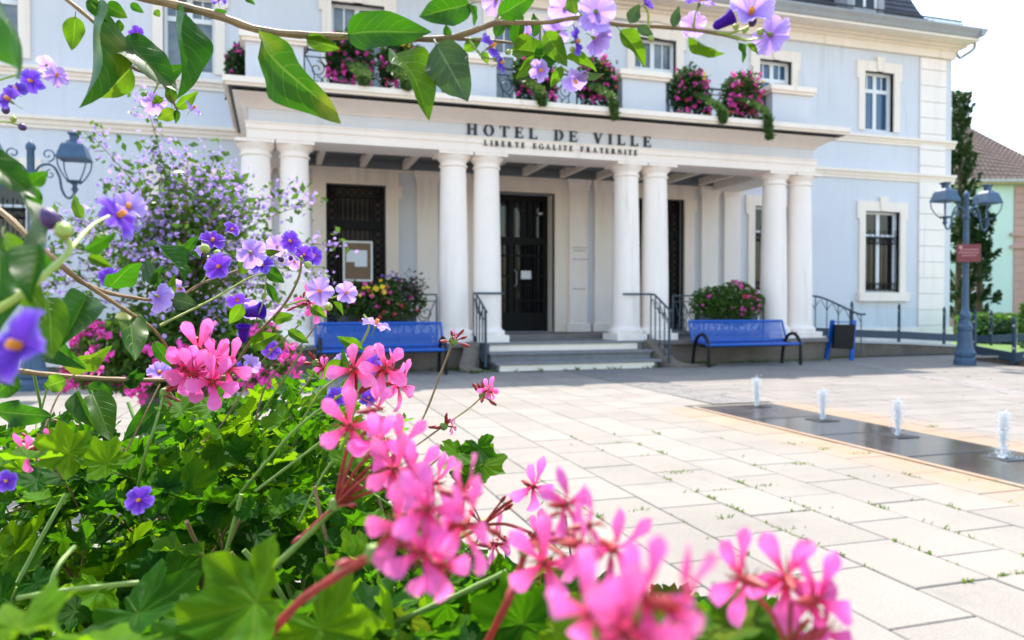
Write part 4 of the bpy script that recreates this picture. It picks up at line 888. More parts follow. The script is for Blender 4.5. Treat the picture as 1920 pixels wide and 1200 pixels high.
# ============================================================ generic leaf and bloom clouds
def cloud_mesh(name, pts, size, mat, rg, nrm=None, elong=1.6, droop=0.0):
    n = len(pts); vs = np.zeros((n*4,3), np.float32)
    for i, p in enumerate(pts):
        d = Vector((rg.gauss(0,1), rg.gauss(0,1), rg.gauss(0,.7)-droop)).normalized(); s = size*rg.uniform(.6,1.35)
        q = d.orthogonal().normalized(); q.rotate(Matrix.Rotation(rg.uniform(0,6.28),3,d)); p = Vector(p); c = d.cross(q)*s*.12
        vs[4*i] = p - d*s*elong*.5; vs[4*i+1] = p + q*s*.45 + c; vs[4*i+2] = p + d*s*elong*.5; vs[4*i+3] = p - q*s*.45 + c
    me = bpy.data.meshes.new(name); me.from_pydata(vs.tolist(), [], [(4*i,4*i+1,4*i+2,4*i+3) for i in range(n)]); me.materials.append(mat); return me
def cloud(name, pts, size, mat, parent, rg, **kw):
    og = org(parent); me = cloud_mesh(name, [Vector(p)-og for p in pts], size, mat, rg, **kw)
    o = bpy.data.objects.new(name, me); COL.objects.link(o); o.parent = parent; o['kind'] = 'stuff'; return o
def bloom_mesh(name, mat, seed, petals=16):       # loose ball of small petals, radius about 1
    rg = random.Random(seed); pts = []
    for i in range(petals):
        v = Vector((rg.gauss(0,1),rg.gauss(0,1),rg.gauss(0,1)+.2)).normalized()*rg.uniform(.45,.8); pts.append(v)
    me = cloud_mesh(name, pts, .85, mat, rg, elong=1.1); return me
BL = {k: [bloom_mesh('bloom', M[k], s) for s in range(3)] for k in ('pink_far','red_far','yellow_far','purple_far')}
def bloom(parent, p, r, kind, rg, name='bloom'):
    m_ = Matrix.Translation(Vector(p)-org(parent)) @ Matrix.Rotation(rg.uniform(0,6.28),4,'Z') @ Matrix.Rotation(rg.uniform(-.6,.6),4,'X') @ Matrix.Scale(r,4)
    return inst(name, BL[kind][rg.randrange(3)], parent, m_)
# ============================================================ flower boxes
def flower_box(x, y, z, w, label, seed, trail=.5, pinks=26, yellow=None, side=0, group='flower boxes on the balcony railing', white=0, rgt=None):
    rg = random.Random(seed)
    o = empty('flower_box', (x, y, z), label, 'flower box', group)
    MB().cbox(x-w/2, x+w/2, y-.11, y+.11, z, z+.2, .012).build('box', M['tub'], o); MB().box(x-w/2+.02, x+w/2-.02, y-.09, y+.09, z+.2, z+.204).build('soil', M['soil'], o)
    pts = []
    for i in range(2000):
        a = rg.uniform(0, 6.28); u = rg.random()**.5; hx = (w/2+.07)*u*math.cos(a); t = rg.random()
        zz = z + .12 + .74*rg.random()*(1-.45*u*u); yy = y - .04 + rg.gauss(0, .13); pts.append((x+hx, yy, zz))
    for i in range(700):
        hx = rg.uniform(-w/2-.06, w/2+.06); pts.append((x+hx, y-.14-rg.random()*.14, z+.25-.55*rg.random()**1.2))
    cloud('foliage', pts, .055, M['foliage_dark'], o, rg)
    if trail:
        pts = []
        cx0 = x + (rg.uniform(-.2,.2) if rgt is None else rgt)
        for i in range(1700):
            t = rg.random(); hw = (.25-.17*t)*w*1.2; g_ = min(1, t/.62)      # spills out over the balcony's edge, then hangs
            pts.append((cx0 + .10*t + rg.gauss(0,.4)*hw, y-.20-.84*g_+rg.gauss(0,.035), z+.22-.50*g_-(trail*.55*max(0,t-.55)/.45)))
        cloud('trailing_plant', pts, .04, M['foliage_pale'], o, rg, elong=2.4, droop=1.0)
    for i in range(int(pinks*1.6)):
        hx = rg.uniform(-w/2-.05, w/2+.05); t = rg.random()
        if t < .45: p = (x+hx, y-.16-rg.random()*.10, z+.12+.68*rg.random())
        else: p = (x+hx, y-.22-rg.random()*.08, z+.25-.45*rg.random())
        bloom(o, p, rg.uniform(.042,.068), 'pink_far' if rg.random() > .08 else 'red_far', rg)
    if yellow is not None:
        for i in range(14): bloom(o, (x+yellow+rg.gauss(0,.09), y-.10+rg.gauss(0,.07), z+.62+rg.gauss(0,.07)), rg.uniform(.03,.055), 'yellow_far', rg)
    for i in range(5): bloom(o, (x+w*.42+rg.gauss(0,.06), y+rg.gauss(0,.05), z+.64+rg.gauss(0,.05)), .045, 'purple_far', rg)
    return o
FB = [(655,'over the left bay, farther from the entrance, hanging low',.25,None,30),(752,'over the left bay, nearer the entrance',.3,.1,24),(1000,'over the entrance, left of the two there',.45,None,24),(1115,'over the entrance, right of the two there, long green trail',.75,.15,28),(1290,'over the right bay with a bright yellow tuft on top',.55,.2,26),(1388,'with the longest green trail, rightmost on the balcony',1.0,.32,40)]
for i, (px, txt, tr_, ye, pk) in enumerate(FB):
    X_ = ony(px, 150, 14.45).x
    flower_box(X_, 14.45, 5.50, .74 if i != 3 else .68, 'pink geranium flower box '+txt, 100+i, tr_, pk, ye, rgt={3:-.12,5:-.1,2:-.28,4:.1}.get(i))
o_ = flower_box(-.55, 15.35, 5.35, .55, 'small dark pink-flowered box at the left end of the balcony', 120, .0, 16, None)
def trough(x, label, seed, yellow, dense):
    rg = random.Random(seed); y = 14.22
    o = empty('flower_trough', (x, y, .84), label, 'flower box', 'flower troughs on the terrace railings')
    MB().cbox(x-.72, x+.72, y-.12, y+.10, .84, 1.06, .012).build('box', M['tub'], o); MB().box(x-.7,x+.7,y-.1,y+.08,1.06,1.064).build('soil', M['soil'], o)
    pts = []
    while len(pts) < 3600:
        u, v, w_ = rg.uniform(-1,1), rg.uniform(-1,1), rg.uniform(-1,1)
        if u*u+v*v+w_*w_ < 1: pts.append((x+u*.88*(1+.1*rg.random()), y-.05+v*.30, 1.27+w_*.46*(1+.15*math.sin(u*5+seed))))
    cloud('foliage', pts, .055, M['foliage_dark'] if yellow else M['foliage'], o, rg)
    cl = pts[::]; rg.shuffle(cl); k = 0
    for p in cl:
        if p[1] < y-.16 or p[2] > 1.6:
            if not yellow and p[0] < x+.1 and rg.random() < .75: continue
            bloom(o, (p[0], p[1]-.06, p[2]), rg.uniform(.03,.05), rg.choice(('pink_far','pink_far','pink_far','red_far')), rg); k += 1
            if k > (30 if yellow else 24): break
    if yellow:
        for i in range(22): bloom(o, (x-.05+rg.gauss(0,.16), y-.28+rg.gauss(0,.06), 1.52+rg.gauss(0,.09)), rg.uniform(.03,.055), 'yellow_far', rg)
        for i in range(6): bloom(o, (x+.3+rg.gauss(0,.1), y-.1, 1.78+rg.gauss(0,.03)), .04, 'purple_far', rg)
        cloud('bronze_foliage', [(x+.62+rg.gauss(0,.13), y-.2+rg.gauss(0,.07), 1.55+rg.gauss(0,.12)) for i in range(260)], .05, M['shutter'], o, rg)
trough(1.80, 'long flower trough with yellow and pink blooms behind the left bench', 131, True, 1); trough(9.27, 'rounded green flower trough with pink blooms behind the right bench', 132, False, 1)
# ============================================================ background right: neighbour house, tree, hedge
hz = empty('neighbour_house', P(1990,640,40), 'mint green house with pink corner stones and brown tiled roof', 'house', rz=-CAM_YAW)
hz.location.z = 0; ORG[hz.name] = Vector((0,0,0))
def hx_(px, y=0): return (px-960)/FPX*(40+y) - 1030/FPX*40       # metres along the house front, at depth 40
def hzz(py, y=0): return CAM_H + (575-py)/FPX*(40+y)
zt = hzz(348)
MB().box(hx_(1700), hx_(2110), 0, 9, .9, zt).build('wall', M['mint'], hz); MB().box(hx_(1698), hx_(2112), -.05, 9, 0, .9).build('plinth', M['pinkstone'], hz)
for i in range(16): MB().cbox(hx_(1898), hx_(1940), -.07, -.001, .9+.415*i, .9+.415*i+.40, .01).build('corner_stone', M['pinkstone'], hz)
for py in (440, 463): MB().box(hx_(1890), hx_(1950), -.16, -.071, hzz(py)-.08, hzz(py)+.08).build('ledge', M['pinkstone'], hz)
w_ = MB().box(hx_(1792), hx_(1822), -.03, .02, hzz(545), hzz(470)).build('window', M['pane'], hz); MB().box(hx_(1786),hx_(1828),-.15,.0,hzz(552),hzz(545)).build('sill', M['frame'], w_); MB().box(hx_(1818),hx_(1828),-.06,-.031,hzz(545),hzz(440)).build('jamb', M['pinkstone'], w_)
m = MB().box(hx_(1700)-.35, hx_(2110)+.35, -.45, 9.4, zt, zt+.18); m.build('eave', M['ochre'], hz); MB().box(hx_(1700)-.4, hx_(2110)+.4, -.55, -.451, zt+.10, zt+.26).build('gutter', M['coping'], hz)
# hipped roof of tile ridges, left part steep and high, right part lower
def tiled(name, quad, rows, cols, mat, parent):      # quad: bl, br, tr, tl
    bl, br, tr, tl = [Vector(q) for q in quad]; m = MB(); nrm = (br-bl).cross(tl-bl).normalized()
    at = lambda u, v: (bl*(1-u)+br*u)*(1-v) + (tl*(1-u)+tr*u)*v
    for r_ in range(rows):
        for c in range(cols):
            u0, u1, v0, v1 = c/cols, (c+1)/cols, r_/rows, (r_+1.05)/rows; um = (u0+u1)/2
            h = .10; m.add([at(u0,v0)+nrm*.02, at(um,v0)+nrm*h, at(u1,v0)+nrm*.02, at(u1,v1), at(um,v1)+nrm*(h*.7), at(u0,v1)], [(0,1,4,5),(1,2,3,4),(0,2,1)])
    o = m.build(name, mat, parent, kind='stuff'); return o
e0 = zt+.2
pk = (hx_(1740), 4.5, hzz(205)+0.3)
A_, B_ = (hx_(1690,4.4), 4.4, hzz(175,4.4)), (hx_(1985,4.4), 4.4, hzz(352,4.4)+.6)
rf = MB().add([(hx_(1700)-.4,-.5,e0),(hx_(2110)+.4,-.5,e0),(hx_(2110)+.4,9.4,e0),(hx_(1700)-.4,9.4,e0),A_,B_],[(0,1,5,4),(1,2,5),(2,3,4,5),(3,0,4)]).build('roof', M['rooftile'], hz)
tiled('roof_tiles', [(hx_(1700)-.4,-.5,e0+.01),(hx_(2110)+.4,-.5,e0+.01),(B_[0],B_[1],B_[2]+.01),(A_[0],A_[1],A_[2]+.01)], 14, 44, M['rooftile'], rf)
q_ = [(hx_(1835,5.2),5.2,e0),(hx_(1935,5.2),5.2,e0),(hx_(1903,8.5),8.5,hzz(286,8.5)),(hx_(1848,8.5),8.5,hzz(288,8.5))]
MB().add(q_+[(hx_(1835,5.2),9.3,e0),(hx_(1935,5.2),9.3,e0)],[(0,1,2,3),(1,5,2),(0,3,4),(3,2,5,4)]).build('rear_roof', M['rooftile'], hz)
tiled('rear_roof_tiles', [(x,y,z+.01) for x,y,z in q_], 12, 9, M['tile_sunlit'], hz)
def tree_conifer(base, h, r, label, seed):
    rg = random.Random(seed); o = empty('conifer_tree', base, label, 'tree'); b = Vector(base)
    MB().tube([b, b+Vector((.05,0,h*.5)), b+Vector((0,0,h*.97))], [.16,.10,.02], 8).build('trunk', M['bark'], o)
    pts = []
    for i in range(int(125*h/10)):
        t = rg.random()**.9; z = h*(.05+.90*t); rr = r*((1-t)**.7*.9+.12)*rg.uniform(.2,1.1); a = rg.uniform(0,6.28); c = b + Vector((rr*math.cos(a), rr*math.sin(a), z))
        L = rg.uniform(.3,.8)
        for k in range(75): s = rg.random(); pts.append(c + Vector((rg.gauss(0,.10)*(1.15-s), rg.gauss(0,.10)*(1.15-s), L*s)) + Vector((math.cos(a),math.sin(a),0))*s*.3)
    cloud('crown', pts, .10, M['conifer'], o, rg, elong=2.0)
tb = P(1796, 600, 33); tree_conifer((tb.x, tb.y, 0), 10.9, .82, 'tall narrow conifer behind the right corner of the town hall', 5)
tb = P(1835, 600, 31.5); tree_conifer((tb.x, tb.y, 0), 5.4, .72, 'shorter loose conifer behind the right street lamp', 6)
def hedge(a, b, h, d, label, seed, mat):
    rg = random.Random(seed); a, b = Vector(a), Vector(b); o = empty('hedge', a, label, 'hedge')
    dr = (b-a); nrm = Vector((-dr.y,dr.x,0)).normalized(); pts = [a + dr*rg.random() + nrm*rg.gauss(0,d) + Vector((0,0,h*rg.random()**.7*(1+.15*math.sin(i*.37)))) for i in range(5200)]
    cloud('foliage', pts, .13, mat, o, rg)
    MB().tube([a+Vector((0,0,.0)), a+dr*.5+Vector((0,0,h*.4)), b], .05, 5).build('branch', M['bark'], o)
q = P(1800,600,26); q2 = P(2000,600,24); hedge((q.x,q.y,0),(q2.x,q2.y,0),.85,.25,'low clipped green hedge on the lawn behind the glass balustrade',8,M['foliage'])
q = P(1925,600,22); q2 = P(1990,600,22); hedge((q.x,q.y,0),(q2.x,q2.y,0),1.15,.16,'bright yellow-green shrub at the right edge',9,M['foliage_pale'])
# ============================================================ middle planter with standard nightshade bush and geraniums
mc = CP + FW*5.5 + RT*(-2.38); mc.z = 0
tub = empty('plant_tub', mc, 'dark charcoal tub under the pink geraniums, left of the bench', 'planter')
MB().lathe([(.22,0),(.24,.02),(.31,.66),(.33,.67),(.33,.72),(.30,.72),(.29,.66)], mc, 28, cap=False).build('pot', M['tub'], tub, smooth=True)
MB().lathe([(.0,.64),(.29,.65)], mc, 24, cap=False).build('soil', M['soil'], tub)
rg = random.Random(21)
ger = empty('bedding_geranium', mc+Vector((0,0,.65)), 'dark leafy geranium spilling pink blooms over the charcoal tub', 'plant')
pts = []
while len(pts) < 6500:
    u, v, w_ = rg.uniform(-1,1), rg.uniform(-1,1), rg.uniform(-1,1); s = u*u+v*v+w_*w_
    if .15 < s < 1 and not (w_ < -.1 and u*u+v*v < .2): pts.append(mc + Vector((u*.78, v*.70, .92 + w_*.34 - .12*(u*u+v*v))))
cloud('foliage', pts, .05, M['foliage'], ger, rg, elong=1.2)
rg.shuffle(pts); k = 0
for p in pts:
    d = p - mc - Vector((0,0,.9))
    if d.length > .55 and d.dot(CP-mc) > -.2:
        bloom(ger, p + d.normalized()*.06, rg.uniform(.035,.06), 'pink_far', rg); k += 1
        if k > 85: break
for k in range(9): a = k*.7; MB().tube(spline([mc+Vector((.1*math.cos(a),.1*math.sin(a),.66)), mc+Vector((.3*math.cos(a),.3*math.sin(a),.9)), mc+Vector((.6*math.cos(a),.6*math.sin(a),.8))],4), .008, 5).build('stem', M['greenstem'], ger)
bush = empty('nightshade_bush', mc+Vector((0,0,.65)), 'airy lilac-flowered nightshade bush growing from the charcoal tub', 'shrub')
MB().tube(spline([mc+Vector((0,0,.64)), mc+Vector((.03,.02,1.0)), mc+Vector((-.02,.0,1.4))],5), [.022]*11, 7).build('trunk', M['twig'], bush)
br = MB(); fpts = []; lpts = []
for i in range(74):
    a = rg.uniform(0, 6.28); el = rg.uniform(.10, 1.40); L = rg.uniform(.62, 1.16)*(1.08 if el > .9 else 1.0); b0 = mc + Vector((0,0,rg.uniform(.95,1.5)))
    dv = Vector((math.cos(a)*math.cos(el), math.sin(a)*math.cos(el), math.sin(el)))
    c1 = b0 + dv*L*.5 + Vector((0,0,.10)); c2 = b0 + dv*L + Vector((0,0,.04-.10*math.cos(el)))
    pl = spline([b0, c1, c2], 6); br.tube(pl, [.008-.0055*j/(len(pl)-1) for j in range(len(pl))], 4)
    for j, q in enumerate(pl):
        if j < 2: continue
        for k in range(6): lpts.append(q + Vector((rg.gauss(0,.055),rg.gauss(0,.055),rg.gauss(0,.055))))
        if j > 5 or rg.random() < .45:
            for k in range(3 if j < 9 else 8): fpts.append(q + Vector((rg.gauss(0,.055),rg.gauss(0,.055),rg.gauss(.02,.05))))
br.build('branches', M['twig'], bush, kind='stuff')
cloud('foliage', lpts, .040, M['foliage'], bush, rg)
fm = MB(); fm.uv = []
for p in fpts:
    v = Vector((rg.gauss(0,1),rg.gauss(0,1)-.3,rg.gauss(0,1)+.3)).normalized(); q = v.orthogonal().normalized(); c = v.cross(q); s = rg.uniform(.011,.017)
    ring = [p + (q*math.cos(u)+c*math.sin(u))*s + v*s*.35 for u in [2*math.pi*t/7 for t in range(7)]]
    fm.add([p]+ring, [(0,1+t,1+(t+1)%7) for t in range(7)]); fm.uv += [(0,0)]+[(t/7,1) for t in range(7)]
fm.uv = np.array(fm.uv); og = org(bush)
me = fm.mesh('blossoms', M['purple_far'], og, fixn=False); o = bpy.data.objects.new('blossoms', me); COL.objects.link(o); o.parent = bush; o['kind'] = 'stuff'
# ============================================================ foreground: planter, near nightshade, ivy geranium
rg = random.Random(77)
fc = CP + FW*0.80 + RT*(-0.42); fc.z = 0
pl = empty('flower_planter', fc, 'round concrete planter under the near flowers', 'planter')
MB().lathe([(.34,0),(.36,.02),(.42,.30),(.44,.62),(.46,.64),(.46,.70),(.42,.70),(.41,.62)], fc, 40, cap=False).build('bowl', M['terracotta'], pl, smooth=True)
MB().lathe([(.0,.64),(.41,.63)], fc, 30, cap=False).build('soil', M['soil'], pl)
def grid_leaf(seed, fold, bend, wave, prof, nu=8, nv=14, petiole=.16):
    r_ = random.Random(seed); mb = MB(); uv = []; ph = r_.uniform(0,6); tw = r_.uniform(-.25,.25)
    for j in range(nv+1):
        v = j/nv; hw = prof(v)
        for i in range(nu+1):
            u = i/nu*2-1; x = u*hw; z = abs(x)*fold - bend*v*v*.5 + wave*math.sin(v*11+ph+(u>0)*1.7)*u*u*hw*2 + .04*math.sin(v*5+ph)
            y = v - bend*bend*v**3*.12; a = tw*v; x, z = x*math.cos(a)-z*math.sin(a), x*math.sin(a)+z*math.cos(a)
            mb.v.append((x, y, z)); uv.append((i/nu, v))
    w_ = nu+1; mb.f += [(j*w_+i, j*w_+i+1, (j+1)*w_+i+1, (j+1)*w_+i) for j in range(nv) for i in range(nu)]
    z0 = .04*math.sin(ph); n0 = len(mb.v)
    for t in range(4):
        s = t/3; c = Vector((0, -petiole*(1-s) + .03*s, z0 - .05*(1-s)**2))
        for k in range(4): a = k*math.pi/2; mb.v.append((c.x+.012*math.cos(a), c.y, c.z+.012*math.sin(a)-.004)); uv.append((.5,.5))
    mb.f += [(n0+t*4+k, n0+t*4+(k+1)%4, n0+t*4+4+(k+1)%4, n0+t*4+4+k) for t in range(3) for k in range(4)]
    mb.uv = np.array(uv); return mb
ov = lambda v: .30*(math.sin(math.pi*min(1, v**.80))**.85)*(1-.35*v) + .004
LE = {}
for mk in ('leaf', 'leaf_young', 'leaf_dull'):
    LE[mk] = [grid_leaf(s, f, b, w_, ov).mesh('leaf', M[mk], smooth=True, fixn=False) for s, f, b, w_ in ((1,.28,.35,.10),(2,.55,.15,.14),(3,.15,.55,.22),(4,.40,-.2,.12),(5,.75,.3,.08),(6,.2,.1,.18))]
def ivy_leaf(seed, mat):
    r_ = random.Random(seed); mb = MB(); n = 56; rings = 4; uv = [(.5,.5)]; mb.v.append((0,0,0)); cup = r_.uniform(.05,.45); ph = r_.uniform(0,6)
    for j in range(1, rings+1):
        t = j/rings
        for k in range(n):
            a = -math.pi*.5 + 2*math.pi*(k+.5)/n; b = a - math.pi/2       # b = 0 points to the tip lobe
            b = (b+math.pi) % (2*math.pi) - math.pi
            r = float(np.interp(abs(b), [0,.40,.46,.55,.88,1.28,1.36,1.45,1.82,2.25,2.60,2.95,3.1416], [.62,.44,.40,.43,.58,.38,.35,.37,.50,.37,.30,.22,.08]))
            r *= 1 + .035*math.sin(5*b+ph) + .045*math.sin(b*19+ph)
            x, y = r*t*math.cos(a), r*t*math.sin(a)
            mb.v.append((x, y, .022*t*math.sin(b*13+ph*2) + .02*math.sin(x*23+ph)*t + cup*(r*t)**1.5 + .10*math.cos(5*b)*r*t*t*.7 + .05*math.sin(3*a+ph)*t)); uv.append((.5+x,.5+y))
    mb.f += [(0,1+k,1+(k+1)%n) for k in range(n)] + [(1+(j-1)*n+k, 1+j*n+k, 1+j*n+(k+1)%n, 1+(j-1)*n+(k+1)%n) for j in range(1,rings) for k in range(n)]
    mb.uv = np.array(uv); return mb.mesh('leaf', M[mat], smooth=True, fixn=False)
IV = [ivy_leaf(s, 'gleaf' if s < 5 else 'gleaf_young') for s in range(8)]
def frame(y, z):
    y = y.normalized(); z = (z - y*z.dot(y)); z = z.normalized() if z.length > 1e-6 else y.orthogonal().normalized(); x = y.cross(z)
    return Matrix((x, y, z)).transposed().to_4x4()
def leaf(parent, b, t, wpx, d, d2=None, kind='leaf', var=None, roll=None):
    """blade from pixel b to pixel t at camera depth d (tip at d2), wpx wide as seen"""
    B = P(b[0], b[1], d); T = P(t[0], t[1], d2 if d2 else d); y = T-B; L = y.length
    view = (CP-(B+T)/2).normalized(); z = view - y.normalized()*view.dot(y.normalized()); z.normalize()
    real = max(.42*L, wpx*d/FPX); ratio = min(1, wpx*d/FPX/real); a = math.acos(ratio)*.9*(rg.choice((-1,1)) if roll is None else roll)
    z.rotate(Matrix.Rotation(a, 3, y.normalized())); M4 = Matrix.Translation(B-org(parent)) @ frame(y, z) @ Matrix.Diagonal((real/.50, L, L, 1))
    return inst('leaf', LE[kind][rg.randrange(6) if var is None else var], parent, M4)
# --- nightshade flowers
def corolla(seed, funnel, mat):
    r_ = random.Random(seed); mb = MB(); n = 50; rings = 6; uv = [(0,0)]; mb.v.append((0,0,0)); ph = r_.uniform(0,6)
    for j in range(1, rings+1):
        t = j/rings
        for k in range(n):
            a = 2*math.pi*k/n; notch = abs(math.sin(2.5*a)); r = t*(1 - .20*(1-notch)**2.5*t - .05*(1-notch**.5)*t + .03*math.sin(a*7+ph)*t + .015*math.sin(a*17+ph))
            z = funnel*t**1.4 + .12*t*t*math.cos(5*a) + .07*t*t*math.sin(a*9+ph) + .05*t**3*math.sin(a*23+ph) - .10*t**4
            mb.v.append((r*math.cos(a), r*math.sin(a), z)); uv.append((k/n, t))
    mb.f += [(0,1+k,1+(k+1)%n) for k in range(n)] + [(1+(j-1)*n+k, 1+j*n+k, 1+j*n+(k+1)%n, 1+(j-1)*n+(k+1)%n) for j in range(1,rings) for k in range(n)]
    mb.uv = np.array(uv); me = mb.mesh('flower', M[mat], smooth=True, fixn=False); return me
CO = {k: [corolla(s, f, k) for s, f in ((1,.12),(2,.25),(3,.45),(4,.05),(5,.34),(6,.6),(7,.18))] for k in ('violet','lilac')}
c_ = MB()
for k in range(5): a = 2*math.pi*k/5; c_.lathe([(.03,.0),(.062,.05),(.065,.30),(.04,.36),(.0,.37)], (.075*math.cos(a), .075*math.sin(a), 0), 7)
CEN = c_.mesh('flower_centre', M['anther'], smooth=True)
c_ = MB().lathe([(.0,-.02),(.10,-.03),(.12,-.14),(.07,-.28),(.03,-.34)], n=9, cap=False); c_.tube([(0,0,-.30),(.02,0,-.55),(.10,.0,-.85)], .028, 5)
CAL = c_.mesh('calyx', M['greenstem'], smooth=True)
BELL = MB().lathe([(.10,0),(.22,.15),(.26,.45),(.30,.75),(.42,.98),(.36,1.0),(.24,.7),(.18,.4),(.0,.35)], n=15, cap=False).mesh('bell_flower', M['violet'], smooth=True)
BUD = MB().lathe([(.0,-.1),(.20,0),(.30,.22),(.26,.48),(.08,.66),(0,.68)], n=9, cap=False).mesh('bud', M['bud'], smooth=True)
BUDG = MB().lathe([(.0,-.1),(.20,0),(.30,.22),(.26,.45),(.08,.56),(0,.58)], n=9, cap=False).mesh('bud', M['yellowgreen'], smooth=True)
def camdir(r, u, c): return (RT*r + UP*u - FW*c).normalized()
def flower(parent, px, py, dia, d, kind='violet', face=(0,.2,1), var=None):
    p = P(px, py, d); z = camdir(*face); r = dia*d/FPX/2
    M4 = Matrix.Translation(p-org(parent)) @ frame(z.orthogonal(), z) @ Matrix.Rotation(rg.uniform(0,6.28),4,'Z') @ Matrix.Diagonal((r*rg.uniform(.82,1.08), r*rg.uniform(.9,1.1), r, 1))
    o = inst('flower', CO[kind][rg.randrange(7) if var is None else var], parent, M4)
    inst('flower_centre', CEN, o, Matrix.Identity(4)); inst('calyx', CAL, o, Matrix.Identity(4)); return o
def bud(parent, px, py, size, d, dirp=(0,1,.3), green=False):
    p = P(px, py, d); z = camdir(*dirp); return inst('bud', BUDG if green else BUD, parent, Matrix.Translation(p-org(parent)) @ frame(z.orthogonal(), z) @ Matrix.Scale(size*d/FPX,4))
def stem(parent, pts, r0, r1, mat='twig', n=7, name='branch', k=6):
    q = spline([P(*p) for p in pts], k); m_ = len(q); mb = MB(); mb.tube(q, [(r0+(r1-r0)*i/(m_-1))*(1+.10*math.sin(i*1.9)) for i in range(m_)], n)
    return mb.build(name, M[mat], parent, smooth=True)
root = CP + FW*0.75 + RT*(-1.02)
ns = empty('nightshade_shrub', (root.x, root.y, .62), 'near purple-flowered nightshade with branches arching across the top and left', 'shrub')
# trunk stands left of the frame; the branches below enter the picture from it
MB().tube(spline([Vector((fc.x-.25,fc.y,.62)), Vector((root.x+.1,root.y,.9)), Vector((root.x,root.y,1.3)), Vector((root.x+.05,root.y-.05,1.75))],6), [.016]*19, 8).build('trunk', M['twig'], ns, smooth=True)
for z_, q_, r_ in ((1.72,(-420,-330,.66),.006),(1.45,(-330,260,.70),.005),(1.15,(-300,640,.72),.005),(1.1,(-60,610,.30),.003)):
    a_ = Vector((root.x, root.y, z_)); e_ = P(*q_); MB().tube(spline([a_, a_.lerp(e_,.5)+Vector((0,0,.04)), e_],6), r_, 7).build('branch', M['twig'], ns, smooth=True)
D1 = .55
stem(ns, [(-420,-330,.66),(-100,-120,.60),(150,-35,.57),(290,0,.56),(400,27,D1),(490,57,D1),(600,67,D1),(720,69,.54),(835,72,.53),(930,42,.52)], .0038, .0020)
stem(ns, [(930,42,.52),(1020,42,.51),(1090,33,.50),(1160,46,.49),(1250,51,.48),(1330,60,.47),(1400,75,.465)], .0017, .0011, 'twig')
stem(ns, [(835,72,.53),(880,74,.54),(955,80,.55),(1050,95,.55)], .0014, .0009)
stem(ns, [(930,40,.52),(940,0,.53),(948,-40,.54)], .0011, .0009)
stem(ns, [(-420,-330,.66),(-60,-140,.62),(120,-5,.60),(185,48,.60),(230,82,.60),(247,125,.60),(300,150,.61),(332,205,.61)], .0022, .0010)
stem(ns, [(-330,260,.70),(-90,340,.60),(0,395,.56),(60,450,.55),(130,510,.56),(165,535,.60),(230,555,.66),(320,562,.70),(380,530,.72),(450,505,.75)], .0030, .0010)
stem(ns, [(165,535,.60),(220,572,.62),(290,620,.66),(330,680,.72)], .0020, .0010)
stem(ns, [(-300,640,.72),(0,690,.74),(120,705,.76),(240,712,.78),(330,712,.80),(440,705,.80)], .0030, .0022)
stem(ns, [(430,705,.80),(470,640,.76),(530,575,.72),(560,520,.70),(565,480,.69)], .0017, .0010)
stem(ns, [(300,610,.70),(400,560,.74),(470,520,.76),(520,510,.76)], .0012, .0008, 'yellowgreen')
stem(ns, [(530,575,.72),(580,560,.70),(615,560,.68),(650,550,.67)], .0011, .0007, 'yellowgreen')
stem(ns, [(470,830,.80),(500,720,.82),(570,640,.82),(600,600,.82)], .0011, .0007, 'twig')
stem(ns, [(560,800,.74),(600,735,.72),(640,700,.70),(690,620,.66),(682,590,.66)], .0012, .0009, 'yellowgreen')
stem(ns, [(-60,610,.30),(30,560,.30),(90,510,.31),(130,470,.32),(120,440,.32),(105,425,.32)], .0017, .0011, 'yellowgreen')
stem(ns, [(130,470,.32),(170,425,.36),(205,405,.38)], .0010, .0007, 'yellowgreen')
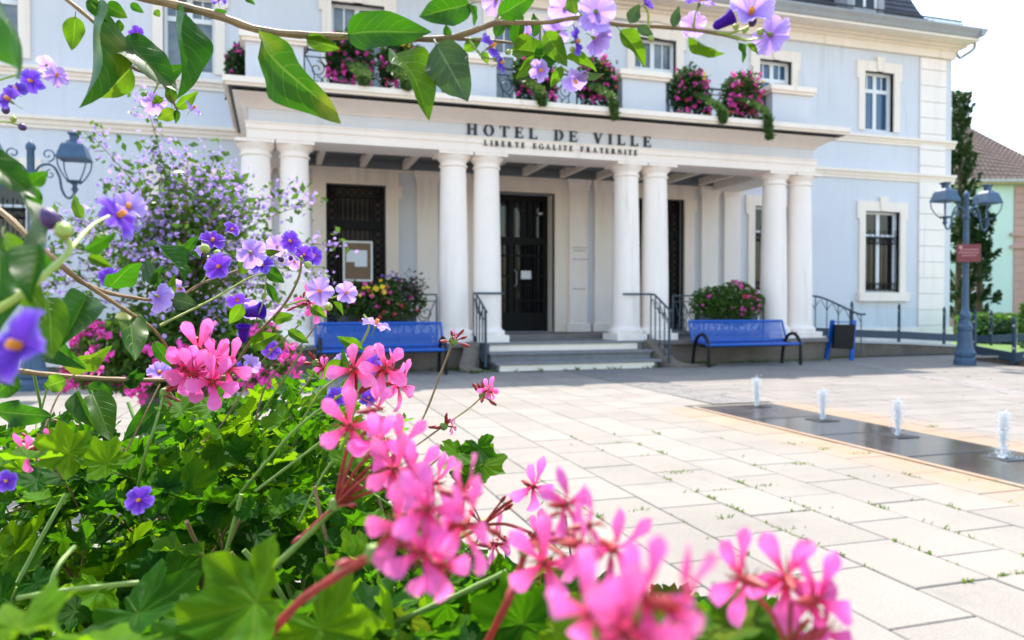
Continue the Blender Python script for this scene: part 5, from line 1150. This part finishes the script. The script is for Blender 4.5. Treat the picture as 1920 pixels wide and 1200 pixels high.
# leaves along the top branch (blade base, tip, seen width, depth, kind)
for a in (((497,75),(596,230),62,.54,.50,'leaf',0),((575,73),(640,92),34,.55,None,'leaf_young',3),((655,66),(792,46),78,.53,.50,'leaf',0),((742,97),(812,210),68,.53,.50,'leaf_young',1),((876,8),(776,34),66,.53,.50,'leaf',3),
          ((880,8),(892,48),16,.53,None,'leaf',1),((820,86),(868,172),96,.52,.50,'leaf_dull',2),((938,28),(1010,-14),48,.52,.50,'leaf',3),((1000,105),(1060,100),50,.53,None,'leaf',0),((958,92),(1048,106),46,.55,.53,'leaf_young',1),((1022,60),(1066,126),46,.50,None,'leaf_young',3),
          ((1008,108),(968,148),32,.53,None,'leaf_young',1),((1060,106),(1122,130),24,.51,None,'leaf_young',4),((1078,133),(1134,143),15,.51,None,'leaf_dull',4),((1052,126),(1034,164),24,.50,None,'leaf_young',0),((1163,56),(1214,122),38,.48,None,'leaf_young',1),
          ((1290,70),(1358,107),20,.465,None,'leaf_young',4),((1080,28),(1068,-20),34,.50,None,'leaf_young',0),((1088,32),(1118,-14),40,.50,None,'leaf_young',2),((1180,44),(1198,8),30,.47,None,'leaf_dull',3),((1195,48),(1226,70),22,.47,None,'leaf_dull',5),((965,85),(980,25),30,.55,None,'leaf',4),
          ((1000,70),(1002,22),20,.54,None,'leaf',1),((945,50),(985,20),22,.53,None,'leaf',0),((870,95),(905,68),26,.54,None,'leaf_young',0),((842,72),(835,45),18,.53,None,'leaf',1),((1385,80),(1396,118),14,.46,None,'leaf',1),((1400,82),(1423,102),12,.46,None,'leaf_young',4),((1262,52),(1272,12),22,.47,None,'leaf_dull',3),
          ((930,70),(950,20),26,.545,None,'leaf',0),((905,98),(915,120),18,.545,None,'leaf_young',1),((1140,60),(1120,90),16,.50,None,'leaf',2),((400,25),(427,20),16,.55,None,'leaf',3),((460,-5),(478,8),14,.55,None,'leaf',1),
          # hanging left branch
          ((141,32),(136,97),42,.60,None,'leaf_young',3),((188,5),(180,202),46,.58,.55,'leaf',4),((225,82),(328,139),60,.60,.57,'leaf',0),((246,128),(188,186),58,.60,None,'leaf_young',1),((335,12),(354,182),42,.56,.54,'leaf',4),((300,152),(344,120),34,.61,None,'leaf',0),((322,195),(318,152),24,.61,None,'leaf',3),
          ((330,202),(372,172),24,.61,None,'leaf_young',1),((330,208),(290,226),28,.61,None,'leaf_young',2),((332,206),(330,232),14,.61,None,'leaf',1),((300,195),(292,178),22,.62,None,'leaf_young',3),((200,10),(236,30),34,.58,None,'leaf',0),((226,60),(222,35),18,.60,None,'leaf',4),((240,75),(250,95),14,.6,None,'leaf_young',4),((290,20),(300,30),16,.58,None,'leaf_young',0),((245,8),(268,22),18,.58,None,'leaf',0),((165,0),(205,45),30,.58,None,'leaf',3),
          # left edge, near and blurred
          ((-30,-50),(80,150),70,.36,.33,'leaf',3),((-50,290),(62,345),62,.36,.35,'leaf',0),((56,345),(90,320),34,.38,None,'leaf',3),((55,352),(22,308),36,.40,None,'leaf',0),((60,350),(72,400),30,.40,None,'leaf',2),((48,370),(60,480),40,.36,.34,'leaf_dull',1),((70,455),(50,560),60,.30,.28,'leaf',4),((10,445),(58,590),72,.36,.34,'leaf_young',0),((-10,470),(30,600),60,.32,.30,'leaf',2),
          ((90,560),(100,660),70,.44,.42,'leaf_young',0),((165,552),(120,640),74,.50,.46,'leaf',4),((100,520),(70,440),30,.36,None,'leaf',1),((160,470),(215,440),26,.40,None,'leaf',4),((158,410),(128,362),24,.46,None,'leaf_young',0),((165,480),(210,500),26,.42,None,'leaf_young',4),((178,440),(208,465),14,.42,None,'leaf_young',1),((36,700),(-30,760),50,.44,None,'leaf',2),((0,655),(-20,700),40,.40,None,'leaf',0),((20,720),(-40,700),30,.4,None,'leaf',1),
          # middle spray
          ((205,535),(265,482),46,.60,.58,'leaf',3),((290,535),(270,482),32,.68,None,'leaf_dull',0),((290,540),(305,495),22,.68,None,'leaf',1),((235,590),(265,655),52,.64,.60,'leaf',0),((300,565),(330,515),24,.70,None,'leaf_young',1),((320,560),(368,572),40,.70,None,'leaf_dull',2),((300,458),(352,520),34,.72,.70,'leaf',4),((350,468),(372,440),20,.74,None,'leaf',0),((332,470),(378,482),14,.74,None,'leaf',1),((455,515),(460,470),24,.74,None,'leaf_young',0),((500,505),(535,530),30,.72,None,'leaf',3),((490,480),(525,470),18,.72,None,'leaf_young',1),((515,565),(500,528),18,.72,None,'leaf',1),((455,570),(430,610),30,.75,None,'leaf_young',0),((470,650),(520,625),36,.75,None,'leaf_young',1),((510,600),(550,590),26,.73,None,'leaf_young',0),((540,620),(580,645),22,.72,None,'leaf_young',3),((583,575),(612,595),24,.69,None,'leaf_young',1),((625,565),(645,590),12,.68,None,'leaf_young',4),((640,675),(605,712),34,.68,None,'leaf_young',0),((680,655),(632,632),28,.66,None,'leaf_young',3),((680,660),(712,650),18,.66,None,'leaf_young',1),((660,700),(640,650),16,.68,None,'leaf',4),
          ((235,725),(270,700),30,.78,None,'leaf',0),((245,730),(255,690),18,.78,None,'leaf',1),((165,725),(210,738),34,.76,None,'leaf',2),((125,712),(70,730),40,.74,None,'leaf_young',2),((290,640),(320,690),26,.7,None,'leaf',0),((120,690),(210,655),30,.66,None,'leaf_young',1),((80,625),(150,690),50,.58,.56,'leaf',1),((175,740),(205,810),66,.74,.70,'leaf_young',0),((140,735),(170,800),34,.72,.70,'leaf',4),((300,760),(240,820),50,.74,.70,'leaf',0),((0,770),(72,785),52,.62,.6,'leaf',2),((475,700),(440,715),16,.8,None,'leaf_young',0),((400,745),(425,700),20,.8,None,'leaf',1),((560,760),(600,735),22,.74,None,'leaf_young',3)):
    leaf(ns, a[0], a[1], a[2]*.84, a[3], a[4], a[5], a[6])
# flowers: x, y, seen size, depth, colour, facing (right, up, towards camera)
for a in ((920,88,66,.52,'violet',(.75,.35,.30)),(938,118,46,.53,'violet',(.8,.2,.3)),(1078,78,58,.50,'violet',(.80,.1,.25)),(1012,132,46,.52,'lilac',(.5,-.2,.8)),(1078,150,52,.51,'lilac',(.2,-.7,.5)),(1118,22,78,.49,'lilac',(.3,.2,-.9)),(1060,15,70,.52,'lilac',(-.2,.5,-.8)),(1115,72,60,.50,'lilac',(.7,-.2,-.6)),(1045,60,60,.53,'lilac',(-.5,.1,-.7)),(990,68,44,.56,'lilac',(-.3,.3,.8)),
          (1408,26,84,.46,'lilac',(-.1,.4,.85)),(1446,66,80,.455,'lilac',(.65,-.1,-.5)),(1312,4,60,.47,'violet',(.1,.8,.4)),(1300,46,48,.48,'lilac',(.2,.3,-.8)),(1208,8,38,.47,'violet',(.6,.3,.4)),(930,0,60,.54,'lilac',(-.3,.2,-.9)),
          (60,152,50,.55,'violet',(-.1,-.1,.95)),(106,142,44,.56,'lilac',(.6,.2,.7)),(88,122,40,.60,'lilac',(0,.5,-.8)),(30,168,46,.52,'violet',(.1,.5,.8)),(18,188,62,.45,'violet',(-.3,.4,.7)),(256,62,34,.60,'violet',(.75,-.4,.4)),(240,108,36,.62,'lilac',(-.7,-.2,.3)),(288,192,44,.62,'lilac',(-.3,0,-.9)),(362,203,40,.61,'lilac',(.6,.5,.1)),(410,0,34,.56,'violet',(.2,.7,.6)),
          (40,650,150,.24,'violet',(-.35,.25,.8)),(222,405,92,.40,'violet',(.75,.45,.15)),(240,390,70,.46,'lilac',(.4,.5,.6)),(205,520,40,.70,'violet',(.3,.3,.8)),(295,556,58,.68,'lilac',(.1,-.2,-.9)),(412,500,54,.70,'violet',(-.05,.05,1)),(470,474,60,.66,'lilac',(-.1,-.1,-.95)),(398,452,50,.76,'violet',(.4,.5,.7)),(432,432,36,.78,'violet',(.7,.5,.4)),(492,498,48,.69,'violet',(.1,.6,.8)),(545,453,46,.70,'violet',(0,.2,.95)),(570,478,42,.71,'violet',(.25,.1,.9)),(588,480,40,.72,'violet',(.5,.1,.8)),(520,462,40,.72,'lilac',(-.3,.3,-.8)),(552,490,36,.72,'lilac',(.1,-.3,.9)),(600,546,54,.66,'lilac',(-.05,.1,1)),(648,549,46,.67,'lilac',(.55,.1,.75)),(508,656,40,.84,'violet',(.0,.1,1)),(468,684,46,.76,'lilac',(.3,.3,-.8)),(455,695,40,.77,'violet',(-.6,-.2,.6)),(340,540,44,.72,'lilac',(-.4,-.2,.8)),(445,560,44,.78,'violet',(.2,-.6,.6)),(300,700,42,.82,'lilac',(.1,.7,.6)),(630,745,44,.76,'violet',(.1,.2,.9)),(694,685,48,.72,'violet',(.1,.2,.9)),(705,608,58,.66,'lilac',(.35,.85,.15)),(640,680,40,.75,'lilac',(-.2,.3,.8)),(690,745,40,.74,'violet',(.3,.0,.9)),(262,937,58,.56,'violet',(.05,.15,1)),(12,902,44,.5,'violet',(.3,.2,.8)),(6,484,28,.5,'lilac',(-.2,.1,.9)),(470,580,44,.78,'lilac',(.4,-.3,.5)),(380,470,36,.80,'lilac',(-.3,.4,.6)),(520,590,40,.78,'lilac',(.5,-.5,.4))):
    flower(ns, a[0], a[1], a[2], a[3], a[4], a[5])
for a in ((1352,44,40,.47,(.9,.45,.2)),(470,585,40,.76,(.9,.1,.2)),(458,630,34,.78,(.1,.9,.3))):
    p = P(a[0]-a[2]*.4*a[4][0], a[1]+a[2]*.4*a[4][1], a[3]); z = camdir(*a[4]); inst('bell_flower', BELL, ns, Matrix.Translation(p-org(ns)) @ frame(z.orthogonal(), z) @ Matrix.Scale(a[2]*a[3]/FPX,4))
for a in ((105,425,60,.32,(-.5,.8,.2),0),(118,440,55,.32,(.4,.3,.6),1),(1408,48,26,.46,(.2,.6,.6),0),(1380,55,20,.46,(-.2,.8,.4),1),(1420,62,22,.46,(.7,.2,.4),1),(1395,62,18,.46,(.1,.7,.4),1),(1220,68,20,.47,(.1,-.9,.3),1),(530,490,18,.70,(-.4,.6,.5),0),(545,487,15,.70,(.2,.5,.6),0),(575,498,24,.70,(.5,.1,.6),1),(615,570,26,.67,(.2,-.6,.5),1),(620,548,18,.67,(.3,.6,.5),1),(390,470,30,.74,(-.3,.3,.6),1),(408,480,24,.73,(.2,.5,.6),1),(38,236,24,.55,(.6,-.3,.3),0),(25,228,20,.55,(.2,.5,.3),1),(10,212,24,.55,(.3,.6,.3),0),(928,108,20,.53,(.3,-.5,.6),1),(950,98,18,.53,(.4,-.2,.6),1),(1072,90,18,.5,(.2,-.6,.4),1)):
    bud(ns, a[0], a[1], a[2], a[3], a[4], bool(a[5]))
# short flower stalk sprays
for pts in ([(1330,60,.47),(1370,62,.465),(1408,48,.46)],[(1360,64,.467),(1400,75,.463),(1430,70,.457)],[(1300,55,.475),(1303,30,.47),(1308,12,.47)],[(1215,52,.48),(1215,25,.475),(1208,12,.47)],[(0,150,.56),(35,140,.56),(70,138,.56),(100,140,.56)],[(-30,230,.56),(10,228,.55),(38,236,.55)],[(565,480,.69),(575,498,.70),(600,500,.71)],[(565,490,.69),(540,470,.70)],[(880,75,.53),(905,105,.53),(935,112,.53)],[(1050,125,.51),(1075,140,.51),(1100,138,.51)],[(390,480,.74),(385,520,.75),(360,545,.74)],[(300,150,.61),(288,175,.62)],[(615,560,.68),(620,552,.67)],[(500,505,.72),(495,560,.73),(480,600,.76)]):
    stem(ns, pts, .0009, .0006, 'yellowgreen', 5, 'flower_stalk')
# ---------------------------------------------------------------- ivy geranium
ig = empty('ivy_geranium', (fc.x, fc.y, .62), 'near ivy geranium with bright lobed leaves and pink flower heads along the bottom', 'plant')
poly = [(-60,760),(60,800),(130,770),(230,830),(330,745),(420,745),(500,720),(600,690),(680,760),(700,860),(760,930),(850,980),(900,1060),(1000,1090),(1150,1130),(1330,1150),(1440,1160),(1460,1320),(-60,1320)]
def inside(x, y):
    c = False; n = len(poly)
    for i in range(n):
        (xa, ya), (xb, yb) = poly[i], poly[(i+1) % n]
        if (ya > y) != (yb > y) and x < (xb-xa)*(y-ya)/(yb-ya)+xa: c = not c
    return c
# the plant's leaves fill a mound over the planter; what would stick out past its outline is clipped away
LV = []
def gleaf(px, py, d, size, young=False, nz=None):
    p = P(px, py, d); z = nz if nz else (Vector((rg.gauss(0,.55), rg.gauss(0,.55)+.15, rg.gauss(.7,.5))) + camdir(0,0,1)*.4).normalized()
    M4 = Matrix.Translation(p-org(ig)) @ frame(Vector((rg.gauss(0,1),rg.gauss(0,1),rg.gauss(0,.5))), z) @ Matrix.Scale(size,4)
    LV.append((d/size, IV[rg.choice((5,6,7)) if young or rg.random() < .36 else rg.randrange(5)], M4, p))
tries = 0
while len(LV) < 1500 and tries < 30000:
    tries += 1; px, py = rg.uniform(-60,1460), rg.uniform(700,1300)
    if not inside(px, py): continue
    base = .92 - (py-700)/500*.50
    if 960 < py and px < 620:
        if rg.random() < .45: continue
        base += rg.uniform(.08,.30)
    d = base + rg.uniform(-.05,.22); s = rg.uniform(.017,.038) if py < 980 else rg.uniform(.022,.044)
    if P(px,py,d).z < .66: continue
    gleaf(px, py, d, s)
for i in range(1100):
    px, py = rg.uniform(-80,900), rg.uniform(790,1270)
    if inside(px, py-40): 
        d_ = rg.uniform(.72,1.30) - (py-790)/480*.18
        if P(px,py,d_).z > .58: gleaf(px, py, d_, rg.uniform(.028,.05))
for a in ((40,1180,.24,.032,1),(150,1205,.26,.04,1),(480,1130,.30,.055,0),(420,1180,.30,.05,0),(600,1180,.32,.05,0),(560,1150,.36,.05,0),(1385,1172,.25,.030,0),(1420,1195,.26,.03,0),(1345,1185,.25,.028,0),(860,850,.62,.036,0),(895,840,.62,.034,0),(905,872,.62,.036,0),(850,875,.62,.03,1),(880,900,.62,.034,0),(870,925,.63,.028,0),(750,790,.66,.034,1),(735,800,.67,.03,0),(530,785,.72,.046,1),(470,775,.75,.040,1),(340,770,.70,.044,1),(395,765,.74,.04,0),(690,1150,.40,.05,0),(740,1180,.38,.05,1),(980,1170,.36,.045,0),(1040,1185,.34,.045,1),(260,1150,.40,.06,0),(650,870,.58,.036,1),(330,1030,.6,.045,0),(200,870,.56,.038,1),(130,850,.55,.042,0),(60,860,.5,.036,1)):
    gleaf(a[0], a[1], a[2], a[3], bool(a[4]))
LV.sort(key=lambda t: t[0]); rest = {}
for i, (_, me, M4, p) in enumerate(LV):
    if i < 300: inst('leaf', me, ig, M4)
    else:
        k = 0 if me in IV[:5] else 1; mb = rest.setdefault(k, MB()); mb.add([M4 @ v.co + org(ig) for v in me.vertices], [tuple(q.vertices) for q in me.polygons])
for k, mb in rest.items():
    me = mb.mesh('inner_leaves', M['gleaf'] if k == 0 else M['gleaf_young'], org(ig), smooth=True, fixn=False); o = bpy.data.objects.new('inner_leaves', me); COL.objects.link(o); o.parent = ig; o['kind'] = 'stuff'
# stems inside the mound
st = MB(); st2 = MB()
for i in range(110):
    px, py = rg.uniform(-40,1150), rg.uniform(820,1200)
    if not inside(px, py): continue
    d = .98-(py-700)/500*.45 + rg.uniform(0,.2); a = P(px, py, d); b = a + Vector((rg.gauss(0,.07), rg.gauss(0,.07), rg.uniform(-.16,-.05))); a2 = a + Vector((rg.gauss(0,.03), rg.gauss(0,.03), rg.uniform(.03,.10)))
    (st if rg.random() < .55 else st2).tube(spline([b, a, a2], 4), rg.uniform(.0008,.0022), 5)
st.build('inner_stems', M['greenstem'], ig, kind='stuff'); st2.build('dry_stems', M['twig'], ig, kind='stuff')
for pts, r_ in (([(628,950,.383),(560,1020,.39),(480,1090,.40),(400,1150,.38),(300,1230,.36)], .0016), ([(950,1072,.40),(860,1115,.40),(720,1180,.40),(600,1260,.42)], .0015), ([(30,1122,.42),(110,1108,.43),(260,1092,.45)], .0014), ([(90,1108,.43),(110,1060,.44),(140,1025,.46)], .0013), ([(308,740,.70),(290,800,.68),(270,860,.68),(255,930,.7)], .0013), ([(655,730,.66),(560,800,.66),(480,890,.66),(430,950,.68)], .0013), ([(640,800,.62),(560,860,.62),(480,920,.62)], .0011), ([(570,650,.70),(540,700,.72),(500,760,.74),(470,800,.76)], .0010)):
    stem(ig, pts, r_, r_*1.15, 'greenstem', 7, 'stem')
for pts, r_ in (([(690,905,.62),(740,850,.64),(790,790,.66),(830,690,.68),(850,640,.68)], .0009), ([(760,850,.70),(830,800,.72),(880,765,.74),(905,742,.75)], .0008), ([(380,830,.76),(420,790,.78),(490,680,.80),(560,610,.82)], .0009), ([(85,800,.66),(110,740,.68),(150,690,.70)], .0008), ([(230,860,.70),(270,780,.72),(300,720,.74)], .0009), ([(560,740,.78),(585,705,.78),(598,680,.78)], .0007)):
    stem(ig, pts, r_*1.2, r_, 'twig', 6, 'stem')
# --- geranium florets
def petal_floret(seed):
    r_ = random.Random(seed); mb = MB(); uv = []
    for k in range(5):
        a = [math.pi/2-.42, math.pi/2+.42, -.35, math.pi+.35, -math.pi/2][k] + r_.uniform(-.12,.12); L = (1.0 if k < 2 else .95)*r_.uniform(.9,1.1); Wd = .20 if k < 2 else .25; up = r_.uniform(.1,.55) if k < 2 else r_.uniform(-.15,.4); curl = r_.uniform(.2,.9)
        ca, sa = math.cos(a), math.sin(a); n0 = len(mb.v); nu, nv = 4, 9
        for j in range(nv+1):
            v = j/nv; hw = Wd*(.12+.88*min(1, v/.72)**1.3)*(1 if v < .78 else math.sqrt(max(.02, 1-((v-.78)/.225)**2)))
            for i in range(nu+1):
                u = i/nu*2-1; x = u*hw; y = L*v; z = up*L*v - curl*L*v*v*.45 + .12*u*u*hw + .04*math.sin(v*6+k) + .05*v*u*math.sin(v*9+k*2+seed) + .03*v*v*math.sin(u*5+k+seed); mb.v.append((x*sa+y*ca, -x*ca+y*sa, z)); uv.append((i/nu, v))
        mb.f += [(n0+j*(nu+1)+i, n0+j*(nu+1)+i+1, n0+(j+1)*(nu+1)+i+1, n0+(j+1)*(nu+1)+i) for j in range(nv) for i in range(nu)]
    mb.uv = np.array(uv); return mb.mesh('floret', M['pink'], smooth=True, fixn=False)
FL = [petal_floret(s) for s in range(6)]
c_ = MB().lathe([(.03,-.62),(.09,-.40),(.13,-.10),(.09,.06),(0,.06)], n=8, cap=False)
for k in range(5): a = 2*math.pi*k/5+.3; c_.add([(.08*math.cos(a-.5),.08*math.sin(a-.5),-.12),(.08*math.cos(a+.5),.08*math.sin(a+.5),-.12),(.55*math.cos(a),.55*math.sin(a),.02)],[(0,1,2)])
for k in range(4): c_.tube([(0,0,.0),(.05*math.cos(k*1.6),.05*math.sin(k*1.6),.25),(.12*math.cos(k*1.6),.12*math.sin(k*1.6),.42)], .014, 4)
CALG = c_.mesh('calyx', M['redstem'], smooth=True)
BUDR = MB().lathe([(.0,-.3),(.09,-.1),(.12,.12),(.07,.34),(0,.42)], n=8, cap=False).mesh('bud', M['redstem'], smooth=True)
def umbel(hub, fl, label=None, petal=.021, buds=3, mat='redstem', k=1.0, bs=1.0):
    hub = (hub[0], hub[1], hub[2]*k); fl = [(f[0], f[1], f[2]*k, *f[3:]) for f in fl]; petal *= k
    H_ = P(*hub); mb = MB().lathe([(r_*k, z_*k) for r_, z_ in ((.0,-.004),(.0035,-.002),(.0042,.001),(.0028,.004),(0,.005))], H_, 8, cap=False); head = mb.build('flower_head', M['greenstem'], ig, smooth=True)
    if label: head['label'] = label
    og = org(ig)
    for (x, y, d, *fx) in fl:
        p = P(x, y, d); ax = (p-H_).normalized(); face = (ax*.8 + camdir(*(fx[0] if fx else (0,.3,.6)))*.75).normalized(); s = petal*rg.uniform(.9,1.1)*(fx[1] if len(fx) > 1 else 1)
        o = inst('floret', FL[rg.randrange(6)], head, Matrix.Translation(p-og) @ frame(Vector((0,0,1)) + Vector((rg.gauss(0,.2),rg.gauss(0,.2),0)), face) @ Matrix.Scale(s,4))
        inst('calyx', CALG, o, Matrix.Identity(4)); e = p - face*s*.46
        m2 = MB().tube(spline([H_, H_.lerp(e,.5)+Vector((0,0,.003)), e],4), .0011*k, 5); m2.build('pedicel', M[mat], head)
    for kb in range(buds):
        e = H_ + (camdir(rg.uniform(-1,1), rg.uniform(-.6,1), .3))*rg.uniform(.012,.028)*k*bs; z = (e-H_).normalized()
        inst('bud', BUDR, head, Matrix.Translation(e-og) @ frame(z.orthogonal(), z) @ Matrix.Scale(rg.uniform(.010,.016)*k,4)); MB().tube([H_, e], .0007*k, 4).build('pedicel', M[mat], head)
    return head
umbel((308,737,.70), [(345,690,.68,(-.3,-.3,1)),(372,655,.69,(-.4,.5,.8)),(400,672,.68,(.1,.4,1)),(425,690,.69,(.6,.1,.8)),(400,715,.67,(.1,-.4,1)),(362,700,.67,(-.1,-.5,1)),(385,640,.71,(.2,.9,.3))], None, .026, 2)
umbel((668,742,.62), [(664,692,.60,(-.1,.2,1)),(720,690,.60,(.5,.5,.7)),(748,722,.61,(.9,-.2,.5)),(735,695,.62,(.6,.6,.2))], None, .0225, 3)
umbel((628,948,.45), [(655,798,.43,(-.2,.3,1)),(708,828,.43,(.1,.5,.9)),(745,835,.44,(.5,.5,.6)),(770,890,.42,(.7,.1,.8)),(700,770,.46,(.3,.8,.3)),(815,905,.43,(.8,.3,.5)),(740,880,.41,(.2,-.4,.9))], None, 0.0189, 3, k=.85)
umbel((700,1040,.33), [(790,1035,.31,(.2,-.6,1)),(825,1060,.32,(.4,-.6,.8)),(800,955,.31,(.3,.5,.7)),(860,930,.33,(.7,.5,.5)),(750,985,.32,(-.4,.3,.8)),(870,985,.32,(.8,-.1,.5))], None, 0.0189, 1, k=.74)
umbel((905,985,.50), [(1000,912,.47,(.3,.7,.6)),(930,1020,.50,(.2,-.8,.4)),(1010,1005,.46,(.6,-.2,.7),.8)], None, .020, 9)
umbel((985,1030,.37), [(1060,945,.35,(.1,.6,.8)),(1105,985,.34,(.6,.2,-1.2)),(1150,1030,.33,(.6,-.1,.8)),(1020,1055,.34,(-.2,-.5,1)),(1085,1020,.33,(.1,.2,-1.2))], None, 0.0189, 3, k=.74)
umbel((1150,1230,.25), [(1110,1150,.235,(-.2,.2,1)),(1205,1115,.235,(.3,.5,.9)),(1265,1140,.235,(.6,.1,-1.0)),(1170,1185,.225,(.1,-.2,1))], None, 0.0197, 1, k=.66)
umbel((1480,1230,.31), [(1395,1085,.32,(-.3,.3,-1.3)),(1475,1085,.32,(.1,.4,-1.3)),(1530,1125,.31,(.5,.3,-1.2)),(1540,1185,.31,(.6,-.4,-.6))], None, .022, 2, k=.74)
umbel((905,742,.75), [(915,728,.74,(.2,.4,.8),.55),(922,735,.74,(.6,.1,.6),.5)], None, .020, 8, bs=.42)
umbel((832,800,.72), [(848,800,.72,(.8,0,.5),.5)], None, .020, 5, bs=.42)
umbel((850,640,.68), [(853,628,.68,(.1,.8,.4),.35)], None, .020, 7, bs=.42)
umbel((565,572,.80), [(580,562,.78,(.3,.2,.9),.75),(592,580,.78,(.5,-.6,.6),.7)], None, .021, 6, bs=.42)
umbel((592,682,.78), [(606,690,.77,(.6,-.3,.6),.6)], None, .020, 7, bs=.42)
umbel((150,690,.70), [(165,680,.70,(.2,.2,.9),.5),(180,690,.70,(.6,-.2,.6),.45)], None, .020, 5, bs=.42)
umbel((70,835,.60), [(50,845,.58,(-.5,0,.8),.8),(95,825,.6,(.5,.3,.6),.5)], None, .021, 6, bs=.42)
umbel((640,1075,.36), [], None, .02, 0)
stem(ig, [(700,1040,.244),(640,1075,.26),(560,1130,.28),(480,1220,.30)], .0016, .0018, 'redstem', 8, 'stem')
stem(ig, [(1150,1230,.165),(1120,1330,.18)], .0015, .0015, 'redstem', 8, 'stem'); stem(ig, [(985,1030,.274),(960,1110,.29),(900,1230,.32)], .0014, .0016, 'redstem', 8, 'stem')
stem(ig, [(905,985,.50),(860,1010,.50),(760,1060,.50),(680,1120,.52)], .0014, .0015, 'greenstem', 7, 'stem'); stem(ig, [(1480,1230,.229),(1460,1330,.25)], .0014, .0014, 'greenstem', 7, 'stem')
stem(ig, [(668,742,.62),(650,820,.62),(600,900,.62),(560,980,.62)], .0012, .0013, 'greenstem', 7, 'stem')
stem(ig, [(870,930,.63),(860,1000,.62),(820,1080,.62)], .0012, .0012, 'greenstem', 6, 'stem'); stem(ig, [(860,850,.62),(880,880,.62),(905,870,.62)], .001, .001, 'yellowgreen', 6, 'stem')
for q_, off, mt_ in (((480,1220,.30),(-.05,-.25),'redstem'),((1120,1330,.18),(.20,-.32),'redstem'),((900,1230,.32),(.22,-.22),'redstem'),((1460,1330,.25),(.30,-.20),'greenstem'),((300,1230,.36),(-.05,-.22),'greenstem'),((600,1260,.42),(.1,-.2),'greenstem')):
    e_ = P(*q_); g_ = fc + RT*off[0] + FW*off[1]; g_.z = .64; MB().tube(spline([e_, e_.lerp(g_,.5)+Vector((0,0,-.02)), g_],6), .0017, 6).build('stem', M[mt_], ig, smooth=True)
for p_ in ((420,1000),(300,1040),(520,960),(350,1100),(200,1000),(450,1060)): pass
S.render.resolution_x = 1024; S.render.resolution_y = 640
